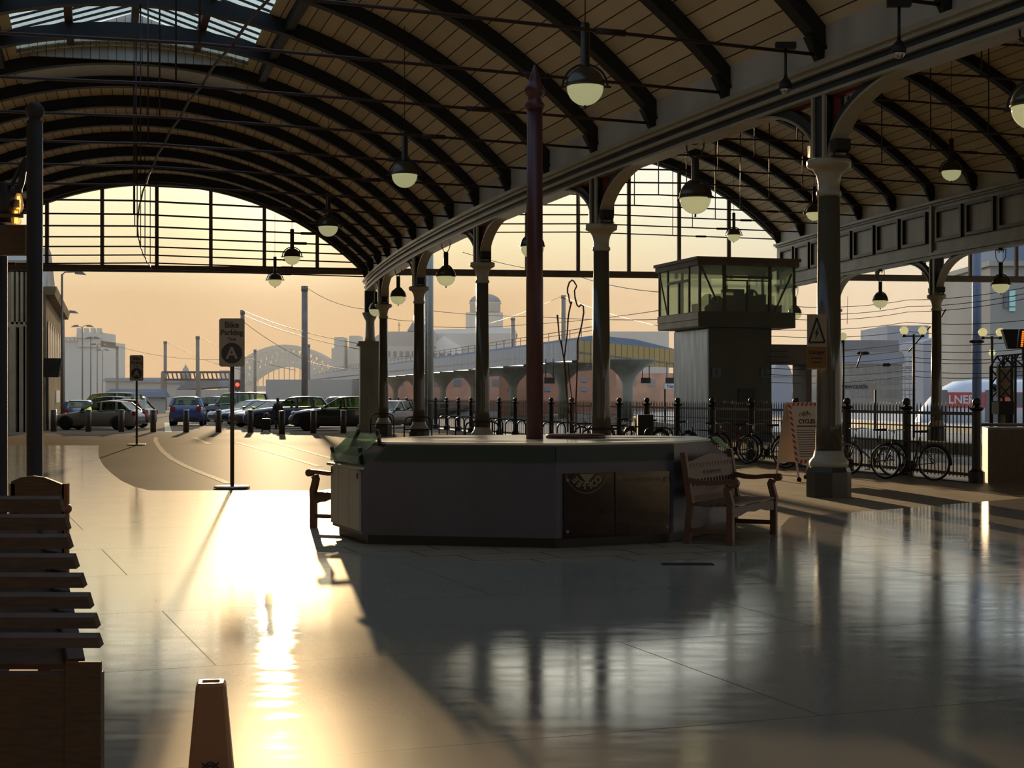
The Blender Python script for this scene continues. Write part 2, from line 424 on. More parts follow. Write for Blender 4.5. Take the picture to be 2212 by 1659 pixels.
k2_ = fb_.nodes.new('ShaderNodeMath'); k2_.operation = 'MULTIPLY'; fb_.links.new(bk_.outputs['Fac'], k1_.inputs[0]); fb_.links.new(k1_.outputs[0], k2_.inputs[0]); fb_.links.new(fr_.outputs[0], k2_.inputs[1])
fb_.links.new(k2_.outputs[0], m1_.inputs[0]); fb_.links.new(pb_.outputs[0], m1_.inputs[1]); fb_.links.new(gloss_(rs_, (.96,.95,.93), 'BECKMANN').outputs[0], m1_.inputs[2])
fb_.links.new(m1_.outputs[0], m2_.inputs[1]); fb_.links.new(gloss_(.38, (.9,.84,.74), 'GGX').outputs[0], m2_.inputs[2]); fb_.links.new(m2_.outputs[0], on_.inputs[0])
MT['paving'] = floor_mat('worn_paving', (120,104,80), (150,132,104), .62, .10, .004, 2.0, .5, (.9,.6,.012))
MT['tarmac'] = floor_mat('tarmac', (96,86,72), (124,110,90), .8, .08, .0008, 40, .8, None, .25)
tb_ = MT['tarmac'].node_tree.nodes['Principled BSDF']
tb_.inputs['Specular IOR Level'].default_value = 0; tb_.inputs['Coat Weight'].default_value = .08; tb_.inputs['Coat Roughness'].default_value = .55
MT['plat'] = floor_mat('platform_paving', (120,116,106), (150,146,134), .4, .1, .004, 2, .5, (.9,.6,.012))
MT['ballast'] = mat('track_ballast', (84,76,66), .95, var=.5, vscale=14)
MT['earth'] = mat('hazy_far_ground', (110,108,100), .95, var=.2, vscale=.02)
MT['line'] = mat('worn_white_road_paint', (200,186,154), .8, var=.25, vscale=5, spec=0)
lb_ = MT['line'].node_tree.nodes['Principled BSDF']; lb_.inputs['Coat Weight'].default_value = .10; lb_.inputs['Coat Roughness'].default_value = .55

notch = [(322,1061),(715,1061),(715,1120),(497,1150),(593,1192),(790,1199),(1100,1222),(1500,1212),(1650,1180),(1705,1120),(2212,1078)]
edge = [(-1400,963),(-300,963),(214,963),(212,972),(213,985),(218,998),(226,1010),(242,1025),(262,1040),(290,1053)]
poly = [G(*p) for p in edge+notch]
fl = MB()
pl = [(p.x,p.y) for p in poly]+[(20,22),(20,-12),(-16,-12),(-40,30)]
fl.prism(pl, 0, Z_TOP)
struct('floor', fl, MT['polished'])
pv = MB()
a = [G(*p) for p in notch[1:]]
pv.prism([(p.x,p.y) for p in a]+[(16,26),(11.5,30.5),(8.5,29.6),(7.2,33.0),(4.6,42),(-1,42),(-2.6,31)], 0, Z_TOP)
struct('trim_1', pv, MT['paving'])

def fence_xy(Y): return Vector((16.17-0.2594*Y, Y, 0))
road = MB()
fa, fb = fence_xy(27.0), fence_xy(100.0)
road.prism([(-120,-20),(30,-20),(30,20),(11.2,27.0),(fa.x+.35,fa.y),(fb.x+.35,fb.y),(-8,300),(-120,300)], -.4, 0)
struct('car_park_ground', road, MT['tarmac'])
far = MB(); far.prism([(-3000,-60),(3000,-60),(3000,4000),(-3000,4000)], -3, -1.05)
struct('far_ground', far, MT['earth'])
def band(mb, u0, u1, s0, s1, z0, z1, n=24):
    pts = []
    for i in range(n):
        sa, sb = s0+(s1-s0)*i/n, s0+(s1-s0)*(i+1)/n
        mb.hexa([P(u0,sa,z0),P(u1,sa,z0),P(u1,sb,z0),P(u0,sb,z0)], [P(u0,sa,z1),P(u1,sa,z1),P(u1,sb,z1),P(u0,sb,z1)])
    return mb
pf = MB(); pf.prism([(fa.x+.35,fa.y),(11.2,27.0),(30,20)]+[(P(-12.6,s).x,P(-12.6,s).y) for s in range(0,150,6)]+[(fb.x+.35,fb.y)], -1.0, -.012)
struct('platform_floor', pf, MT['plat'])
pf2 = band(MB(), -18.6, -26.0, -10, 150, -1.0, -.012); struct('island_platform_floor', pf2, MT['plat'])
pf3 = band(MB(), -33.5, -60.0, -10, 150, -1.0, -.012); struct('far_platform_floor', pf3, MT['plat'])
tb = band(MB(), -12.0, -34.5, -12, 152, -1.04, -.93); struct('trackbed', tb, MT['ballast'])
for i, (u, lab) in enumerate(((-12.35,'white edge line of the platform just behind the black railings'),(-18.85,'white near edge line of the island platform under the second arcade'),
                              (-25.75,'white far edge line of the island platform beside the train track'),(-33.8,'white edge line of the far platform behind the train'))):
    single('platform_edge_line', band(MB(), u-.14, u+.14, -8, 25 if i == 0 else 120, -.012, .004), MT['white'], lab, 'platform line', 'painted platform edge lines')
for i, u in enumerate((-16.2,-17.63,-28.3,-29.73)):
    single('rail', band(MB(), u-.035, u+.035, -8, 140, -.93, -.78), MT['steel'],
           ['near rail of the track beside the railings','far rail of the track beside the railings','near rail of the track the train stands on','far rail of the track the train stands on'][i], 'rail', 'running rails')

# painted lines on the tarmac
def road_line(pts, w, lab):
    mb = MB(); g = [G(x,y) for x, y in pts]
    for i in range(len(g)-1):
        d = (g[i+1]-g[i]).normalized(); n = Vector((-d.y,d.x,0))*w/2
        mb.hexa([g[i]-n,g[i+1]-n,g[i+1]+n,g[i]+n], [v+Vector((0,0,.006)) for v in (g[i]-n,g[i+1]-n,g[i+1]+n,g[i]+n)])
    single('road_line', mb, MT['line'], lab, 'road marking')
road_line([(337,945),(336,952),(341,962),(352,976),(372,992),(400,1007),(436,1022),(470,1035),(494,1045)], .16, 'curved white line on the tarmac sweeping down to the near sign post')
road_line([(545,943),(580,953),(640,969),(700,986),(760,1003)], .15, 'long white line on the tarmac running from the bollards towards the kiosk')
road_line([(508,955),(560,970),(620,987),(690,1008)], .15, 'second white line on the tarmac, left of the long one by the kiosk')
road_line([(360,913),(364,934)], .3, 'short white dash on the tarmac by the blue car')
road_line([(420,945),(452,960)], .2, 'short faint white dash between bollards and near sign')

# ================================================================ the vaulted roofs
def zv(u, uc, half, sag, zs):
    R = (half*half+sag*sag)/(2*sag)
    return zs+sag-R+math.sqrt(max(0, R*R-(u-uc)**2))
V1 = (9.6, 9.6, 4.2, 7.12)
V2 = (-9.8, 9.8, 4.15, 9.15)
V3 = (-29.4, 9.6, 4.2, 7.12)
DEEP = .35
def arc_us(v, n):
    uc, half, sag, zs = v; R = (half*half+sag*sag)/(2*sag); A = math.asin(half/R)
    return [(uc+R*math.sin(-A+2*A*i/n)) for i in range(n+1)]
def vault(v, s0, s1, ns, hole=None, n=40):
    mb = MB(); us = arc_us(v, n)
    st = [s0+(s1-s0)*k/ns for k in range(ns+1)]
    if hole: k0 = min(range(ns), key=lambda k: abs(st[k]-hole[2])); st[k0] = hole[2]
    for k in range(ns):
        sa, sb = st[k], st[k+1]
        for i in range(n):
            if hole and us[i] >= hole[0]-.3 and us[i+1] <= hole[1]+.3 and sb <= hole[2]+.01: continue
            q = [(us[i],sa),(us[i+1],sa),(us[i+1],sb),(us[i],sb)]
            b = [P(u,s,zv(u,*v)+DEEP) for u, s in q]
            t = [p+Vector((0,0,.12)) for p in b]
            uvs = [(i/n, sa), ((i+1)/n, sa), ((i+1)/n, sb), (i/n, sb)]
            mb.add(b, [(0,1,2,3)], False, [uvs]); mb.add(t, [(3,2,1,0)], False, [uvs[::-1]])
    return mb
HOLE = (6.2, 13.0, 22.5)
struct('ceiling', vault(V1, -60, S_END+.25, 32, HOLE), MT['boards'])
struct('ceiling_2', vault(V2, -60, S_END+.25, 32), MT['boards'])
struct('ceiling_3', vault(V3, -60, S_END+.25, 32), MT['boards'])

def rib_arch(v, s, w=.2, deep=DEEP, n=36):
    mb = MB(); us = arc_us(v, n); uc, half, sag, zs = v
    R = (half*half+sag*sag)/(2*sag); zc = zs+sag-R
    ring = []
    for u in us:
        t = Vector((u-uc, zv(u,*v)-zc)).normalized()
        lo, hi = (R, R+deep)
        ring.append([(uc+t.x*r, s+e*w/2, zc+t.y*r) for r, e in ((lo,-1),(lo,1),(hi,1),(hi,-1))])
    vs = [P(*q) for r in ring for q in r]; fs = []
    for i in range(n):
        for m in range(4):
            fs.append((4*i+m, 4*i+(m+1)%4, 4*i+4+(m+1)%4, 4*i+4+m))
    fs += [(3,2,1,0), tuple(4*n+k for k in range(4))]
    mb.add(vs, fs)
    # thin pale lower flange and the pointed feet
    for i in range(n):
        a, b = us[i], us[i+1]
        q = [(a,s-w*.75),(b,s-w*.75),(b,s+w*.75),(a,s+w*.75)]
        mb.hexa([P(u,ss,zv(u,*v)-.03) for u, ss in q], [P(u,ss,zv(u,*v)+.01) for u, ss in q])
    for sg, u0 in ((1,us[0]),(-1,us[-1])):
        mb.hexa([P(u0+sg*.02,s-.04,zs-.32),P(u0+sg*.12,s-.04,zs-.32),P(u0+sg*.12,s+.04,zs-.32),P(u0+sg*.02,s+.04,zs-.32)],
                [P(u0+sg*.02,s-w/2,zs+.45),P(u0+sg*.42,s-w/2,zs+.3),P(u0+sg*.42,s+w/2,zs+.3),P(u0+sg*.02,s+w/2,zs+.45)])
    return mb
def make_rib(name, v, s, label, group, tie=True, drops=(0,)):
    us = arc_us(v, 2); uc = v[0]; zt = v[3]+.02
    root = thing(name, label, 'roof rib', P(us[0], s, v[3]-.32), 0, group)
    put('arch', rib_arch(v, s), MT['rib'], root, True)
    if tie:
        mb = MB(); n = 12
        pts = [P(us[0]+.1+(us[-1]-us[0]-.2)*i/n, s, zt+.19*(1-abs(2*i/n-1))) for i in range(n+1)]
        mb.path(pts, .028, 6)
        for f in (.2,.8):
            c0 = P(us[0]+(us[-1]-us[0])*f-.25, s, zt+.19*.4); c1 = P(us[0]+(us[-1]-us[0])*f+.25, s, zt+.19*.4)
            mb.tube(c0, c1, .05, 6)
        put('tie_rod', mb, MT['rod'], root, True)
        for du in drops:
            mb = MB(); u = uc+du
            mb.tube(P(u,s,zt+.19*(1-abs(du)/9.6)), P(u,s,zv(u,*v)+.03), .02, 6)
            put('drop_rod', mb, MT['rod'], root, True)
    return root
rs = []
for i in range(len(S_COL)-1):
    k = 3 if S_COL[i+1]-S_COL[i] > 9 else 2
    rs += [S_COL[i]+(S_COL[i+1]-S_COL[i])*j/k for j in range(k)]
rs = [-6.7,-3.35]+rs+[S_COL[-1]]
for i, s in enumerate(rs):
    k = len(rs)-i
    make_rib('roof_rib', V1, s, f'arched dark iron rib over the left concourse vault, {ORD[k]} from the open gable', 'ribs of the left vault')
for i, s in enumerate(rs[2:]):
    k = len(rs)-2-i
    make_rib('roof_rib', V2, s, f'arched dark iron rib of the middle vault behind the big columns, {ORD[k]} from its gable', 'ribs of the middle vault', True, (-4.5,0,4.5))

# louvred lantern on the ridge of the left vault
lr = thing('ridge_lantern', 'long glazed ridge lantern with bright panes in the roof at upper left', 'skylight', P(9.6, -6, 11.2))
zc_ = zv(HOLE[0], *V1)+DEEP
for u in (HOLE[0]-.25, HOLE[1]+.25):
    put('curb', band(MB(), u-.1, u+.1, -40, HOLE[2]+.3, zc_-.35, zc_+.2, 18), MT['rib'], lr, True)
mb = MB(); ZR = 12.55
k = 0; s = -40.0
while s < HOLE[2]:
    for u in (HOLE[0]-.2, HOLE[1]+.2):
        mb.bar(P(u,s,zc_+.15), P(9.6,s,ZR), .075, .05)
    s += .62
put('glazing_bar', mb, MT['rib'], lr, True); 
tag(lr.children[-1], kind='stuff')
mb = MB()
for u in (9.6-1.75, 9.6, 9.6+1.75):
    z = ZR-.12-(abs(u-9.6)/3.6)*(ZR-zc_-.15)
    band(mb, u-.1, u+.1, -40, HOLE[2], z-.28, z, 18)
put('purlin', mb, MT['wood'], lr, True)
mb = MB()
for sg in (-1,1):
    for k in range(18):
        sa, sb = -40+(HOLE[2]+40)*k/18, -40+(HOLE[2]+40)*(k+1)/18
        q = [P(9.6+sg*3.6,sa,zc_+.21),P(9.6+sg*3.6,sb,zc_+.21),P(9.6,sb,ZR+.06),P(9.6,sa,ZR+.06)]
        mb.hexa(q, [p+Vector((0,0,.012)) for p in q])
put('roof_glass', mb, MT['pane'], lr, True)
mb = MB()
q = [P(9.6-3.6,HOLE[2]+.2,zc_+.05),P(9.6+3.6,HOLE[2]+.2,zc_+.05),P(9.6+3.6,HOLE[2]+.2,zc_+.2),P(9.6,HOLE[2]+.2,ZR+.1),P(9.6-3.6,HOLE[2]+.2,zc_+.2)]
uvq = [(0,0),(1,0),(1,.2),(.5,1),(0,.2)]
mb.add(q, [(0,1,2,3,4)], False, [uvq]); d = P(9.6,HOLE[2]+.3,0)-P(9.6,HOLE[2]+.2,0)
mb.add([p+d for p in q], [(4,3,2,1,0)], False, [uvq[::-1]])
put('boarded_end', mb, MT['endboard'], lr, True)
mb = MB()
for i in range(16):
    ua, ub = HOLE[0]+.1+(HOLE[1]-HOLE[0]-.2)*i/16, HOLE[0]+.1+(HOLE[1]-HOLE[0]-.2)*(i+1)/16
    q = [(ua,HOLE[2]+.85),(ub,HOLE[2]+.85),(ub,HOLE[2]+3.95),(ua,HOLE[2]+3.95)]
    mb.hexa([P(u,s,zv(u,*V1)+DEEP-.05) for u, s in q], [P(u,s,zv(u,*V1)+DEEP-.01) for u, s in q])
put('lit_bay_strip', mb, mat('white_lit_bay_strip', (222,228,232), .5, var=.1), lr, True)  # whitened strip over the ceiling bay; lantern light put into its colour

# ================================================================ walls and the arcades' girders
st = struct
st('wall_left', band(MB(), 19.3, 19.8, -60, S_END, 0, 7.7), MT['plaster'])
st('wall_back_added', band(MB(), 19.8, -39.8, -60.6, -60, -1, 7.2, 1), MT['plaster'])  # unseen, added behind the camera to darken the kiosk panel's reflections
S0, S1 = -59.0, S_END
st('wall_arcade', band(MB(), .12, -.12, S0, S1, 6.95, 9.75, 40), MT['plaster'])
g = MB(); band(g, .34, -.34, S0, S1, 6.90, 6.99, 40); band(g, .28, -.28, S0, S1, 6.82, 6.90, 40); band(g, .27, -.27, S0, S1, 6.63, 6.70, 40)
st('trim_2', g, MT['cream'])
g = MB(); band(g, .2, -.2, S0, S1, 6.52, 6.82, 40); st('trim_3', g, MT['iron'])
g = MB(); band(g, .22, -.22, S0, S1, 6.47, 6.52, 40); st('trim_4', g, MT['cream'])
# right arcade: deep panelled girder
UB = -19.7
st('wall_right_arcade', band(MB(), UB+.12, UB-.12, S0, S1, 8.8, 9.75, 40), MT['plaster'])
g = MB(); band(g, UB+.16, UB-.16, S0, S1, 7.0, 8.85, 40); st('wall_girder', g, MT['girder'])
g = MB(); band(g, UB+.34, UB-.34, S0, S1, 8.85, 8.95, 40); band(g, UB+.24, UB-.24, S0, S1, 8.77, 8.85, 40); band(g, UB+.3, UB-.3, S0, S1, 6.92, 7.02, 40)
band(g, UB+.22, UB-.22, S0, S1, 7.02, 7.1, 40); band(g, UB+.22, UB-.22, S0, S1, 6.8, 6.92, 40); st('trim_5', g, MT['girder'])
g = MB(); pan = MB()
for a0, a1 in zip([-0.2]+S_COL[1:-1], S_COL[1:]):
    n = 4 if a1-a0 > 9 else 3
    w = (a1-a0-.5)/n
    for k in range(n):
        sa = a0+.25+w*k+.16; sb = a0+.25+w*(k+1)-.16
        for (x0,x1,z0,z1) in ((sa,sb,7.42,7.54),(sa,sb,8.5,8.62),(sa,sa+.12,7.42,8.62),(sb-.12,sb,7.42,8.62)):
            band(pan, UB+.27, UB+.15, x0, x1, z0, z1, 1)
    band(g, UB+.26, UB+.15, a0-.09, a0+.09, 7.0, 8.85, 1)
st('trim_6', pan, MT['iron']); st('trim_7', g, MT['girder'])

# ================================================================ the columns
def column_mesh(s, u, big):
    out = {}
    p0 = P(u,s,0)
    a = head(s)
    out['plinth'] = MB().lathe([(.36,0),(.36,.42),(.33,.49),(.0001,.49)], p0, 8, False, a+PI/8)
    out['base'] = MB().lathe([(.30,.49),(.315,.53),(.315,.58),(.29,.62),(.25,.66),(.225,.76),(.0001,.76)], p0, 28)
    out['shaft'] = MB().lathe([(.222,.74),(.205,1.2),(.2,2),(.172,4.88),(.0001,4.88)], p0, 28)
    out['capital'] = MB().lathe([(.172,4.86),(.2,4.89),(.2,4.94),(.172,4.97),(.175,5.08),(.2,5.2),(.255,5.29),(.28,5.30),(.35,5.34),(.36,5.43),(.33,5.46),(.0001,5.46)], p0, 28)
    return out
def make_column(s, u, label, group, ztop, arches=True, redtrim=True):
    root = thing('station_column', label, 'column', P(u,s,0), 0, group)
    for k, mb in column_mesh(s,u,True).items():
        put(k, mb, {'plinth':MT['granite'],'base':MT['cream'],'shaft':MT['column'],'capital':MT['cream']}[k], root, True)
    mb = MB(); band(mb, u+.17, u-.17, s-.17, s+.17, 5.46, ztop, 1)
    put('upper_post', mb, MT['iron'], root, True)
    mb = MB()
    for e in (-1,1):
        band(mb, u+.21, u+.16, s+e*.17-.035, s+e*.17+.035, 5.46, ztop, 1); band(mb, u-.16, u-.21, s+e*.17-.035, s+e*.17+.035, 5.46, ztop, 1)
    put('post_moulding', mb, MT['cream'], root, True)
    zs = ztop
    for e in (-1,1):
        if s+e*2.7 > S_END+.1: continue
        mb = MB(); edge = MB(); n = 14
        for i in range(n):
            t0, t1 = PI/2*i/n, PI/2*(i+1)/n
            q = []
            for t in (t0,t1):
                q.append((s+e*(.2+2.45*(1-math.cos(t))), 5.46+(ztop-5.46)*math.sin(t)))
                q.append((s+e*(.2+2.45*(1-math.cos(t))-.17*math.cos(t)*1.0), 5.46+(ztop-5.46)*math.sin(t)+.17*math.sin(t)))
            (a0,z0),(b0,y0),(a1,z1),(b1,y1) = q
            y0 = min(y0, ztop+.02); y1 = min(y1, ztop+.02)
            mb.hexa([P(u+.1,a0,z0),P(u-.1,a0,z0),P(u-.1,a1,z1),P(u+.1,a1,z1)], [P(u+.1,b0,y0),P(u-.1,b0,y0),P(u-.1,b1,y1),P(u+.1,b1,y1)])
            edge.hexa([P(u+.15,a0,z0-.03),P(u-.15,a0,z0-.03),P(u-.15,a1,z1-.03),P(u+.15,a1,z1-.03)], [P(u+.15,a0,z0+.015),P(u-.15,a0,z0+.015),P(u-.15,a1,z1+.015),P(u+.15,a1,z1+.015)])
        br = put('bracket', mb, MT['iron'], root, True)
        put('bracket_edge', edge, MT['cream'], br, True)
        if redtrim:
            mb = MB()
            band(mb, u+.05, u-.05, s+e*.2 if e>0 else s+e*.27, s+e*.27 if e>0 else s+e*.2, 5.95, ztop-.05, 1)
            band(mb, u+.05, u-.05, s+e*.2 if e>0 else s-1.35, s+1.35 if e>0 else s-.2, ztop-.1, ztop-.03, 1)
            put('spandrel_edging', mb, MT['red'], br, True)
    return root
MT['column'] = mat('glossy_column_paint', (96,90,74), .15, var=.15, vscale=2, stretch=(1,1,.4), bump=.002, bscale=25)
def floodlight(u, s, e, label, z=5.46):
    c = P(u, s+e*.33, z)
    f = thing('floodlight', label, 'floodlight', c, head(s)+(0 if e>0 else PI), 'floodlights on the column capitals')
    mb = MB(); mb.hexa([(-.15,.0,.07),(.15,.0,.07),(.12,.13,.10),(-.12,.13,.10)], [(-.17,-.04,.26),(.17,-.04,.26),(.14,.10,.28),(-.14,.10,.28)])
    put('housing', mb, MT['dark'], f)
    mb = MB(); mb.bar((-.12,.02,0),(-.12,.04,.12),.02,.04); mb.bar((.12,.02,0),(.12,.04,.12),.02,.04)
    mb.box(-.14,.14,-.04,.1,-.005,.015)
    put('stand', mb, MT['dark'], f)
CN = ['big nearest','second','third','fourth','fifth']
for i, s in enumerate(S_COL[:5]):
    make_column(s, 0, f'{CN[i]} round iron column of the left arcade, counting away from the camera', 'columns of the left arcade', 6.52)
    for e in (-1,1):
        floodlight(0, s, e, f'small dark floodlight on the {"far" if e>0 else "near"} side of the capital of the {CN[i]} arcade column')
for i, s in ((3,29.85),(4,40.15)):
    nm = {3:'right-hand round column of the far arcade, in front of the tall grey building',4:'far arcade column almost wholly hidden behind the big nearest column',5:'last column of the far arcade, behind the signal box'}[i]
    make_column(s, UB, nm, 'columns of the far arcade', 6.82, redtrim=False)
    for e in (-1,1):
        floodlight(UB, s, e, f'floodlight on the {"far" if e>0 else "near"} side of the {["right-hand","hidden","last"][i-3]} far arcade column capital')
# end pier of the left arcade, on a square pedestal
s = S_COL[5]
pr = thing('end_pier', 'last pier of the left arcade under the gable, on a tall square pedestal', 'column', P(0,s,0))
mb = MB(); band(mb,.55,-.55,s-.5,s+.5,0,.35,1); band(mb,.48,-.48,s-.45,s+.45,.35,3.95,1); band(mb,.62,-.62,s-.58,s+.58,3.95,4.05,1); band(mb,.56,-.56,s-.52,s+.52,4.05,4.17,1)
put('pedestal', mb, MT['girder'], pr, True)
put('shaft', MB().lathe([(.26,4.17),(.22,4.4),(.2,5.0),(.2,5.1),(.3,5.3),(.36,5.45),(.36,5.5),(.0001,5.5)], P(0,s,0), 20), MT['girder'], pr, True)
mb = MB(); band(mb,.25,-.25,s-.22,s+.22,5.5,6.5,1); put('upper_post', mb, MT['iron'], pr, True)

# ================================================================ gable screens
def gable(name, v, label, sg, end_pad, zt=7.26):
    us = arc_us(v, 40); root = thing(name, label, 'gable screen', P(v[0], sg, zt))
    mb = MB(); band(mb, v[0]-v[1]-end_pad, v[0]+v[1]+end_pad, sg-.14, sg+.14, zt, zt+.3, 1)
    put('tie_beam', mb, MT['gab'], root, True)
    n = 8
    for k in range(1,n):
        u = v[0]-v[1]+2*v[1]*k/n
        zt2 = zv(u,*v)+.2
        mb = MB(); band(mb, u-.08, u+.08, sg-.09, sg+.09, zt+.3, zt2, 1); put('mullion', mb, MT['gab'], root, True)
    for i in range(0,1):
        mb = MB()
        for i in range(40):
            q = [(us[i],sg-.16),(us[i+1],sg-.16),(us[i+1],sg+.16),(us[i],sg+.16)]
            mb.hexa([P(u,ss,zv(u,*v)-.12) for u, ss in q], [P(u,ss,zv(u,*v)+DEEP+.1) for u, ss in q])
        put('end_arch', mb, MT['gab'], root, True)
    return root
MT['gab'] = mat('weathered_grey_brown_iron', (112,102,90), .6, var=.2, vscale=1.5)
gable('gable_screen', V1, 'open arched gable screen of uprights at the far end of the left vault', S_END, -.32)
gable('gable_screen', V2, 'open arched gable screen of the middle vault behind the signal box', S_END, -.32)
gable('gable_screen', V3, 'gable screen of the far right vault, only its long tie beam showing', S_END, -.32)

# ================================================================ pendant lamps
def lamp_parts(root, tube_len, wire_len, fork):
    r = .30
    put('globe', MB().ball((0,0,0), r, 24, 8, -PI/2, 0), MT['globe'], root)
    put('dome', MB().lathe([(r+.005,0),(r+.02,.01),(r+.02,.03)]+[(max(.06,(r+.01)*math.cos(t)), .03+(r)*math.sin(t)) for t in [PI/2*.93*i/8 for i in range(9)]], (0,0,0), 24), MT['dome'], root)
    put('finial', MB().lathe([(.0001,-r-.06),(.02,-r-.05),(.02,-r+.02)], (0,0,0), 10), MT['dark'], root)
    mb = MB(); pts = [((r+.065)*math.cos(t), 0, (r+.065)*math.sin(t)) for t in [PI*i/16 for i in range(17)]]
    mb.rpath(pts, .035, .03, up=(0,1,0))
    for e in (-1,1): mb.tube((e*(r+.0),0,0),(e*(r+.12),0,0),.018,8)
    put('yoke', mb, MT['dark'], root)
    put('drop_tube', MB().lathe([(.085,r+.02),(.075,r+.05),(.075,r+tube_len),(.06,r+tube_len+.02),(.0001,r+tube_len+.02)], (0,0,0), 16), MT['tube'], root)
    top = r+tube_len
    if fork:
        mb = MB()
        for e in (-1,1):
            mb.path([(e*.02,0,top),(e*.12,0,top+.06),(e*.2,0,top+.2),(e*.21,0,top+.45)], .014, 6)
            mb.path([(e*.21,0,top+.45),(e*.12,0,top+.45),(e*.1,0,top+.35),(e*.04,0,top+.38),(e*.03,0,top+.55)], .012, 6)
        mb.tube((-.22,0,top+.45),(.22,0,top+.45),.014,6)
        mb.box(-.07,.07,-.05,.05,top+.43,top+fork)
        put('fork_bracket', mb, MT['dark'], root)
    else:
        put('suspension_wire', MB().tube((0,0,top),(0,0,top+wire_len),.009,5), MT['dark'], root)
MT['dome'] = mat('dark_bronze_dome', (98,94,80), .28, .6)
MT['tube'] = mat('bronze_tube', (70,64,52), .3, .5)
def lamp(c, label, group, fork=0, tube=.72, wire=2.0, rz=0):
    root = thing('pendant_lamp', label, 'lamp', c, rz, group)
    lamp_parts(root, tube, wire, fork); return root
gl = 'globe lamps hung along the left vault'
for (px,py,Y), nm in zip(((1264,188,25.0),(874,378,36.0),(709,490,47.0),(631,555,57.5),(594,605,68.5)),
                         ('largest','second largest','third largest','second smallest','smallest and farthest')):
    c = W(px,py,Y); u = math.hypot(c.x-CX,c.y-CY)-RAD
    lamp(c, f'{nm} of the half-dark globe lamps hanging from the left vault', gl, 0, .72, zv(u,*V1)+DEEP-c.z-.30-.72)
for s, nm in ((-5.0,'globe lamp on a fork bracket cut by the right edge of the frame'),(4.9,'globe lamp on a fork bracket under the arcade, between the nearest and second columns'),
              (14.9,'globe lamp under the arcade partly hidden behind the tall red pole'),(24.9,'globe lamp under the arcade between the third and fourth columns'),
              (35.0,'globe lamp under the arcade between the fourth and fifth columns'),(43.7,'globe lamp under the arcade between the fifth column and the end pier')):
    lamp(P(0,s,5.43), nm, 'globe lamps hung under the left arcade', 6.47-5.43-.3-.46, .46, 0, head(s)+PI/2+.5)
for s, nm in ((25.0,'globe lamp under the far arcade at right, by the tall building'),(35.0,'globe lamp under the far arcade just right of the big column'),(45.4,'globe lamp between the signal box and the danger sign')):
    lamp(P(UB,s,5.53), nm, 'globe lamps hung under the far arcade', 6.8-5.53-.3-.46, .46, 0, head(s)+PI/2+.4)
for px,py,Y,nm in ((2055,370,48.0,'globe lamp high in the middle vault at upper right'),(1759,460,59.0,'globe lamp in the middle vault half hidden by the big column'),(1585,508,70.0,'small globe lamp against the sky above the signal box')):
    c = W(px,py,Y); u = math.hypot(c.x-CX,c.y-CY)-RAD
    lamp(c, nm, 'globe lamps hung in the middle vault', 0, .7, zv(u,*V2)+DEEP-c.z-1.0)
single('conduit', MB().path([P(9.0+.8*s/47, s, 7.37+.06*(k%2)) for k, s in enumerate([-3.3+50.6*i/30 for i in range(31)])], .026, 6), MT['rod'], 'long conduit running down the middle of the left vault along the tie rods', 'conduit')
# dome cameras on rods from the nearest tie rods
for (x,y0,y1,Y,nm) in ((1697,100,190,24.4,'dome camera on a rod left of the big nearest column'),(1942,8,112,21.4,'dome camera on a rod above the nearest arcade bracket')):
    c = W(x,y1,Y); top = W(x,y0,Y)
    r = thing('dome_camera', nm, 'camera', c, 0, 'dome cameras hung from the roof')
    put('rod', MB().tube((0,0,.1),(0,0,top.z-c.z),.022,8), MT['dark'], r)
    put('housing', MB().lathe([(.1,-.01),(.105,.02),(.1,.06),(.07,.12),(.03,.16),(.03,.2),(.0001,.2)],(0,0,0),18), MT['dark'], r)
    put('dome', MB().ball((0,0,-.01),.085,16,6,-PI/2,0), MT['chrome'], r)
    put('clamp', MB().box(-.16,.16,-.06,.06,top.z-c.z-.04,top.z-c.z+.06), MT['dark'], r)
# ================================================================ the closed coffee kiosk
MT['kiosk'] = mat('dark_kiosk_panel', (80,76,84), .38, var=.15, vscale=2)
MT['counter'] = mat('glossy_cream_cover', (228,218,188), .33, var=.06, vscale=2)
MT['counter'].node_tree.nodes['Principled BSDF'].inputs['Coat Weight'].default_value = 1; MT['counter'].node_tree.nodes['Principled BSDF'].inputs['Coat Roughness'].default_value = .18
MT['gloss'] = mat('glossy_dark_red_panel', (46,26,24), .06, var=.15, vscale=3, bump=.0006, bscale=6)
MT['gold'] = mat('dull_gold_studs_reflection', (140,122,84), .5)  # for the studs and the modelled shop reflection
MT['greydoor'] = mat('grey_kiosk_door', (176,172,156), .4, var=.12, vscale=2, stretch=(1,1,.4))
MT['finial'] = mat('dark_red_pole_paint', (86,40,32), .4, var=.2, vscale=3)
MT['fasciaflare'] = mat('green_flare_fascia', (34,52,44), .45)  # lens flare's green tint put into the fascia colour
ZK, ZC = 1.135, .855
B = [(-1.642,16.845),(.463,16.37),(1.79,17.05),(2.70,18.82),(2.75,19.8),(.45,20.6),(-1.25,20.2),(-2.11,18.1)]
T = [(-1.353,16.78),(.463,16.37),(1.79,17.05),(2.31,18.06),(2.29,19.35),(.447,20.06),(-.98,19.7),(-1.79,17.69)]
ks = thing('coffee_kiosk', 'closed dark octagonal kiosk with a pale flat top in the middle of the concourse', 'kiosk', (.4,18.2,Z_TOP))
mb = MB(); mb.prism([(.4+(x-.4)*.97,18.3+(y-18.3)*.97) for x, y in B], Z_TOP, .12); put('plinth', mb, MT['black'], ks, True)
mb = MB(); mb.prism(B, .12, ZC); put('wall', mb, MT['kiosk'], ks, True)
